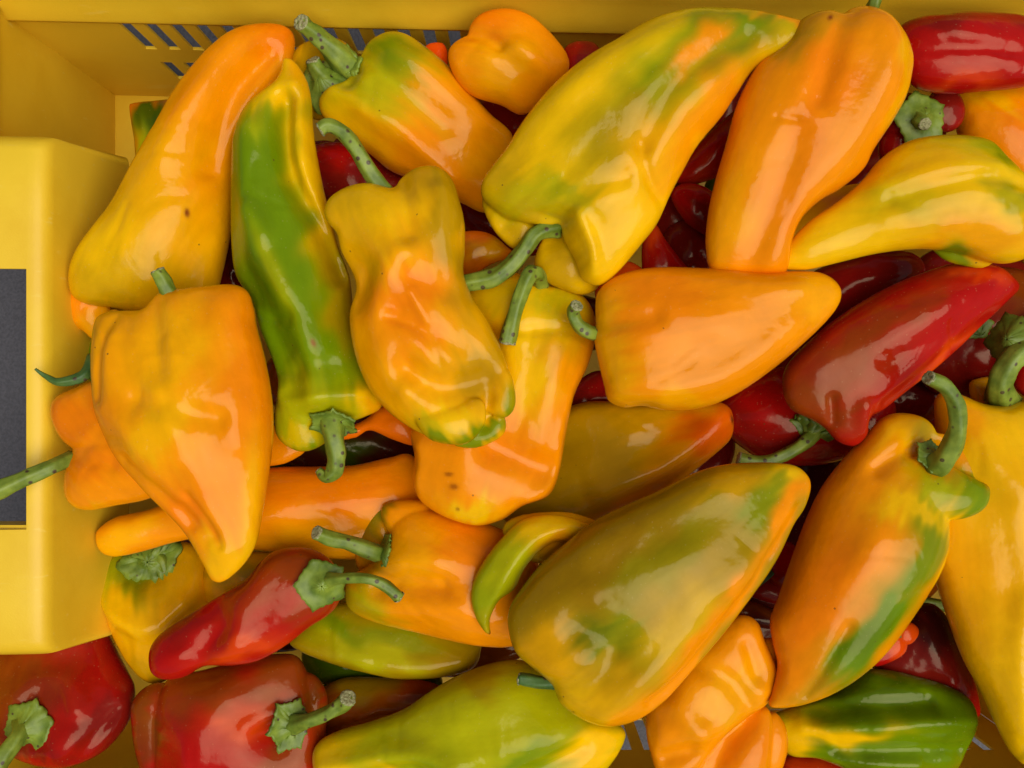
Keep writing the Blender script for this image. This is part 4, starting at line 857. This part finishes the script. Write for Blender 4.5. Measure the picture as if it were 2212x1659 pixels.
pepper('smooth orange pepper pointing right in the centre, with a short curled stem',
       [dict(o=[(1284, 660), (1290, 630), (1320, 602), (1370, 584), (1440, 577), (1550, 581), (1650, 587), (1720, 585), (1772, 588), (1806, 606), (1820, 634), (1806, 670), (1768, 712), (1715, 760), (1660, 804), (1600, 845), (1545, 872), (1485, 887), (1430, 886), (1385, 877), (1345, 881), (1312, 866), (1303, 835), (1290, 780), (1281, 730), (1285, 700)])],
       [('O', 1400, 660, 100, 70, 0, .45), ('y', 1300, 760, 40, 120, 0, .4), ('a', 1450, 870, 120, 22, 0, .6), ('a', 1760, 640, 70, 50, 0, .6), ('a', 1310, 840, 40, 60, 0, .6)], base='o', k=.5, z=60, tilt=(0, 0),
       feats=[([(1290, 700), (1340, 700), (1400, 690)], 22, -8), ([(1420, 600), (1550, 612), (1720, 620)], 30, 6), ([(1330, 850), (1450, 850), (1580, 800), (1700, 710)], 36, 10)],
       stem=dict(p=[(1292, 722), (1268, 716), (1248, 700), (1238, 676), (1246, 660)], r=[16, 15, 14, 13, 14], z=[-40, -10, 0, 12, 24]))
pepper('banana shaped yellow pepper with green tinge at the right edge, tip pointing left',
       [dict(o=[(1668, 584), (1672, 560), (1690, 530), (1740, 480), (1800, 440), (1858, 392), (1900, 345), (1955, 308), (2020, 292), (2090, 290), (2145, 300), (2175, 328), (2212, 365), (2260, 420), (2275, 500), (2240, 545), (2190, 565), (2140, 562), (2080, 545), (2010, 538), (1950, 541), (1880, 552), (1800, 572), (1735, 588), (1695, 590)]),
        dict(o=[(2020, 520), (2100, 520), (2180, 540), (2150, 572), (2100, 570), (2050, 555)], dz=-34)],
       [('l', 2090, 320, 90, 34, 10, .8), ('g', 2150, 330, 50, 26, 20, .6), ('g', 2150, 440, 60, 30, 30, .6), ('l', 1930, 440, 90, 30, -20, .5), ('v', 1960, 470, 90, 30, 0, .3), ('o', 2090, 520, 110, 30, 5, .6), ('g', 2070, 562, 60, 16, 0, .9), ('a', 1980, 380, 60, 40, 0, .5)], base='y', k=.52, z=75, tilt=(.03, 0),
       feats=[([(1900, 440), (2000, 415), (2100, 400), (2200, 420)], 18, -6), ([(1880, 415), (1980, 385), (2120, 375)], 24, 5), ([(1740, 540), (1900, 500), (2080, 490)], 36, 5)])
pepper('big smooth orange pepper in front on the left, pointed end down',
       [dict(o=[(204, 700), (222, 678), (262, 672), (312, 668), (346, 634), (400, 624), (460, 618), (505, 614), (538, 628), (552, 665), (558, 705), (576, 775), (590, 850), (594, 935), (583, 1030), (570, 1110), (556, 1175), (530, 1218), (500, 1246), (478, 1257), (458, 1250), (440, 1215), (408, 1158), (365, 1108), (312, 1055), (258, 995), (222, 925), (204, 860), (197, 780)], dz=4),
        dict(o=[(197, 770), (200, 705), (216, 675), (245, 668), (262, 720), (250, 820), (250, 920), (222, 925), (204, 860)], dz=-24)],
       [('y', 400, 760, 70, 110, 0, .5), ('y', 380, 920, 60, 60, 20, .55), ('v', 240, 690, 40, 40, 0, .4), ('v', 215, 780, 16, 90, 0, .5), ('a', 300, 720, 60, 60, 0, .4), ('O', 560, 800, 40, 150, 0, .35), ('O', 420, 1110, 50, 60, -30, .55), ('R', 470, 1150, 22, 50, -20, .3), ('y', 500, 1200, 60, 50, 0, .7), ('y', 555, 1080, 14, 120, 5, .5), ('a', 290, 800, 60, 60, 0, .4)], base='o', k=.44, z=100, tilt=(0, .02),
       feats=[([(262, 690), (240, 760), (240, 860)], 12, -8), ([(355, 660), (370, 760), (400, 860)], 24, -8), ([(390, 850), (430, 950), (470, 1080), (500, 1180)], 30, 9), ([(420, 1090), (470, 1150)], 18, -8), ([(330, 1010), (420, 1120)], 26, -6), ([(250, 740), (290, 880), (350, 1010)], 34, 8), ([(500, 660), (530, 800), (540, 950)], 36, 6), ([(300, 990), (380, 1060), (430, 1130)], 14, -5), ([(430, 1060), (470, 1120), (490, 1170)], 10, -6), ([(340, 860), (420, 885), (500, 900)], 26, -8), ([(230, 880), (330, 930), (400, 990)], 30, 6)],
       stem=dict(p=[(372, 655), (362, 628), (350, 603), (340, 585)], r=[19, 18, 16, 15], z=[-40, -30, -22, -20]))

PEPPERS = [p for p in PEPPERS if p]
for i, p in enumerate(PEPPERS):
    build_pepper(p, i + 1)


# ------------------------------------------------------------------ crate
def panel(name, O, U, V, lu, lv, holes, th, parent, bevel=1.6, mat=None):
    """flat panel at O spanned by unit U, V (photo units, world axes), rectangular holes [(u0,u1,v0,v1)], thickness behind"""
    us = sorted(set([0., lu] + [round(h[0], 1) for h in holes] + [round(h[1], 1) for h in holes]))
    vs = sorted(set([0., lv] + [round(h[2], 1) for h in holes] + [round(h[3], 1) for h in holes]))
    O, U, V = np.array(O, float), np.array(U, float), np.array(V, float)
    idx = {}; verts = []; faces = []
    def vi(i, j):
        if (i, j) not in idx:
            idx[i, j] = len(verts); verts.append(tuple((O + U * us[i] + V * vs[j]) * S))
        return idx[i, j]
    for i in range(len(us) - 1):
        for j in range(len(vs) - 1):
            cu, cv = (us[i] + us[i + 1]) / 2, (vs[j] + vs[j + 1]) / 2
            if any(h[0] < cu < h[1] and h[2] < cv < h[3] for h in holes): continue
            faces.append((vi(i, j), vi(i + 1, j), vi(i + 1, j + 1), vi(i, j + 1)))
    o = mesh_obj(name, verts, faces, mat or PLASTIC, parent, False)
    sd = o.modifiers.new('thickness', 'SOLIDIFY'); sd.thickness = th * S; sd.offset = -1
    bv = o.modifiers.new('edge', 'BEVEL'); bv.width = bevel * S; bv.segments = 3; bv.limit_method = 'ANGLE'; bv.angle_limit = radians(40)
    o.data.polygons.foreach_set('use_smooth', [True] * len(o.data.polygons))
    wn = o.modifiers.new('normals', 'WEIGHTED_NORMAL'); wn.keep_sharp = False
    return o

crate = empty('plastic_crate', (0, 0, 0))
tag(crate, 'yellow plastic harvest crate with slotted walls, holding all the peppers', 'crate')
XR, YB = 1400.0, -985.0
YT, YBp = 500.0, -548.0
ZL = -190.0                        # ledge where the slotted part of the walls ends
SK = -.022                         # the upper wall runs slightly askew
panel('crate_floor', (WX - 30, YB, FLOOR), (1, 0, 0), (0, 1, 0), XR - WX + 60, WY + 40 - YB, [], 14, crate)
hol = []
for i in range(14):
    u = 252 + i * 61.
    hol.append((u, u + 29, 382, 544)); 
    hol.append((u, u + 29, 160, 288))
UW = np.array([1, SK, 0]); 
hol = [(a + 30, b + 30, c, d) for a, b, c, d in hol]
panel('end_wall', (WX - 30, WY - SK * 30, FLOOR), UW, (0, 0, 1), XR - WX + 60, ZL - FLOOR, hol, 9, crate)
ZS = -140.0                        # the left wall reaches a little higher before its ledge
hol = [(60 + i * 92., 126 + i * 92., 24, 78) for i in range(15)]
hol.append((YBp + 12 - YB, YT - 12 - YB, 380, ZS - FLOOR + 1))
_h = [h for h in hol]
panel('side_wall', (WX, YB, FLOOR), (0, 1, 0), (0, 0, 1), WY + 5 - YB, ZS - FLOOR, _h, 9, crate)
panel('side_wall', (XR, WY, FLOOR), (0, -1, 0), (0, 0, 1), WY - YB, ZL - FLOOR, [], 9, crate)
hol = [(100 + i * 61., 129 + i * 61., 60, 290) for i in range(38)]
panel('end_wall', (XR, YB, FLOOR), (-1, 0, 0), (0, 0, 1), XR - WX, ZL - FLOOR, hol, 9, crate)

def loft(name, sections, parent, mat=None):
    """skin a run of equal-length cross sections (world photo units)"""
    n = len(sections[0]); verts = [tuple(np.array(p) * S) for s in sections for p in s]; faces = []
    for i in range(len(sections) - 1):
        for j in range(n - 1):
            a = i * n + j; faces.append((a, a + 1, a + n + 1, a + n))
    o = mesh_obj(name, verts, faces, mat or PLASTIC, parent, True)
    sd = o.modifiers.new('thickness', 'SOLIDIFY'); sd.thickness = 8 * S; sd.offset = 0
    return o
RP = [(-4.5, ZL - 6), (-4, ZL), (-2, ZL + 8), (3, ZL + 24), (9, ZL + 42), (16, ZL + 60), (22, ZL + 82), (26, ZL + 100), (33, 20), (37, 46), (48, 58), (70, 64), (120, 64), (132, 58), (136, 40), (136, -60)]
def rim_loop(off):
    pass
secs = [[(x, WY + SK * (x - WX) + a, b) for a, b in RP] for x in (WX - 31, WX, 0, XR, XR + 60)]
loft('rim', secs, crate)
for ys_ in ((WY + 31, WY, YT - 6), (YBp + 6, YB, YB - 31)):
    loft('rim', [[(WX - a, y, max(b, b + .7 + (50 if b < -100 else 0))) for a, b in RP] for y in ys_], crate)
secs = [[(XR + a, y, b + .7) for a, b in RP] for y in (WY + 31, WY, 0, YB, YB - 31)]
loft('rim', secs, crate)
secs = [[(x, YB - a, b) for a, b in RP] for x in (WX - 31, WX, 0, XR, XR + 31)]
loft('rim', secs, crate)

# handle pocket: a raised box on the left wall with a grip opening
PX0, PX1 = -979.0, -936.0          # inner face at rim height and at its foot
ZP, ZB = ZR + 6, -250.0
YT, YBp = 500.0, -548.0
def pocket():
    verts = []; faces = []
    # profile across x (from outside the picture to the foot of the face)
    prof = [(-1330, ZP + 40), (-1150, ZP + 16), (-1060, ZP + 6), (-1010, ZP + 2), (-992, ZP - 2), (-981, ZP - 10), (-975, ZP - 24), (-970, ZP - 50)]
    prof += [(-970 + (PX1 + 970) * t, ZP - 50 + (ZB - ZP + 50) * t) for t in (.25, .5, .75, 1)]
    ys = [YT + 18, YT + 8, YT, YT - 12, 0, YBp + 12, YBp, YBp - 8, YBp - 18]
    hol_y = (YT - 12, 0)
    return prof
prof = pocket()
# cap with the opening
def cap():
    xs = [-1330, -1280, -1060, -1010]; zs = {-1330: ZP + 40, -1280: ZP + 32, -1060: ZP + 6, -1010: ZP + 2}
    return xs, zs
hy0, hy1 = 240.0, -303.0           # opening in world Y
HXR = -1012.0
def ring(y, x):  # height of the cap at x
    return np.interp(x, [p[0] for p in prof[:8]], [p[1] for p in prof[:8]])
yl = [YT + 26, YT + 16, YT + 6, YT - 10, 380, hy0, 100, -100, hy1, -440, YBp + 10, YBp - 6, YBp - 16, YBp - 26]
xl = [-1400, -1300, -1200, -1100, -1050, HXR, -1000, -989, -981, -975, -971]
verts = []; faces = []
def zcap(x, y):
    z = np.interp(x, [-1400, HXR, -1000., -989, -981, -975, -971], [ZP + 24, ZP + 2, ZP, ZP - 3, ZP - 9, ZP - 18, ZP - 32])
    e = max(y - (YT - 10), (YBp + 10) - y, 0)
    z -= 34 * (e / 36.) ** 2 + .1 * e
    return z
nx_ = len(xl); ny_ = len(yl)
for y in yl:
    for x in xl: verts.append((x * S, y * S, zcap(x, y) * S))
for j in range(ny_ - 1):
    for i in range(nx_ - 1):
        cx_ = (xl[i] + xl[i + 1]) / 2; cy_ = (yl[j] + yl[j + 1]) / 2
        if cx_ < HXR and hy1 < cy_ < hy0: continue
        a = j * nx_ + i; faces.append((a, a + nx_, a + nx_ + 1, a + 1))
# face down the inner side and the two ends
def add_strip(P, Q):
    b = len(verts)
    for p in P: verts.append(tuple(np.array(p) * S))
    for p in Q: verts.append(tuple(np.array(p) * S))
    n = len(P)
    for i in range(n - 1): faces.append((b + i, b + n + i, b + n + i + 1, b + i + 1))
top = [(xl[-1], y, zcap(xl[-1], y)) for y in yl]
mid = [(-965, y, -20) for y in yl]
bot = [(PX1, YT + 24 + (y - YT) * 1.03 if y > 0 else y * 1.05, ZB) for y in yl]
for i, y in enumerate(yl): bot[i] = (PX1 - (6 if i in (0, ny_ - 1) else 0), y * 1.05 + (0 if y < 0 else 0), ZB)
add_strip(top, mid); add_strip(mid, bot)
e0 = [(x, yl[0], zcap(x, yl[0])) for x in xl]; add_strip([(x, yl[0] * 1.05 + (0), ZB) for x in xl[:-1]] + [bot[0]], e0)
e1 = [(x, yl[-1], zcap(x, yl[-1])) for x in xl]; add_strip(e1, [(x, yl[-1] * 1.05, ZB) for x in xl[:-1]] + [bot[-1]])
ho = mesh_obj('handle_panel', verts, faces, PLASTIC, crate, True)
import bmesh
bm = bmesh.new(); bm.from_mesh(ho.data); bmesh.ops.remove_doubles(bm, verts=bm.verts, dist=.5 * S)
bmesh.ops.recalc_face_normals(bm, faces=bm.faces); bm.to_mesh(ho.data); bm.free()
sd = ho.modifiers.new('thickness', 'SOLIDIFY'); sd.thickness = 9 * S; sd.offset = -1
ss = ho.modifiers.new('soft', 'BEVEL'); ss.width = 4 * S; ss.segments = 3; ss.angle_limit = radians(35)
# lining of the grip opening: its short lower lip
panel('grip_lining', (-1400, hy1, ZP - 60), (1, 0, 0), (0, 0, 1), 1400 + HXR, 54, [], 8, crate, bevel=1)

# ------------------------------------------------------------------ ground
gv = []
gr = 30.0
mesh = mesh_obj('ground', [(-gr, -gr, (FLOOR - 60) * S), (gr, -gr, (FLOOR - 60) * S), (gr, gr, (FLOOR - 60) * S), (-gr, gr, (FLOOR - 60) * S)], [(0, 1, 2, 3)], GROUND, None, False)
mesh['kind'] = 'structure'
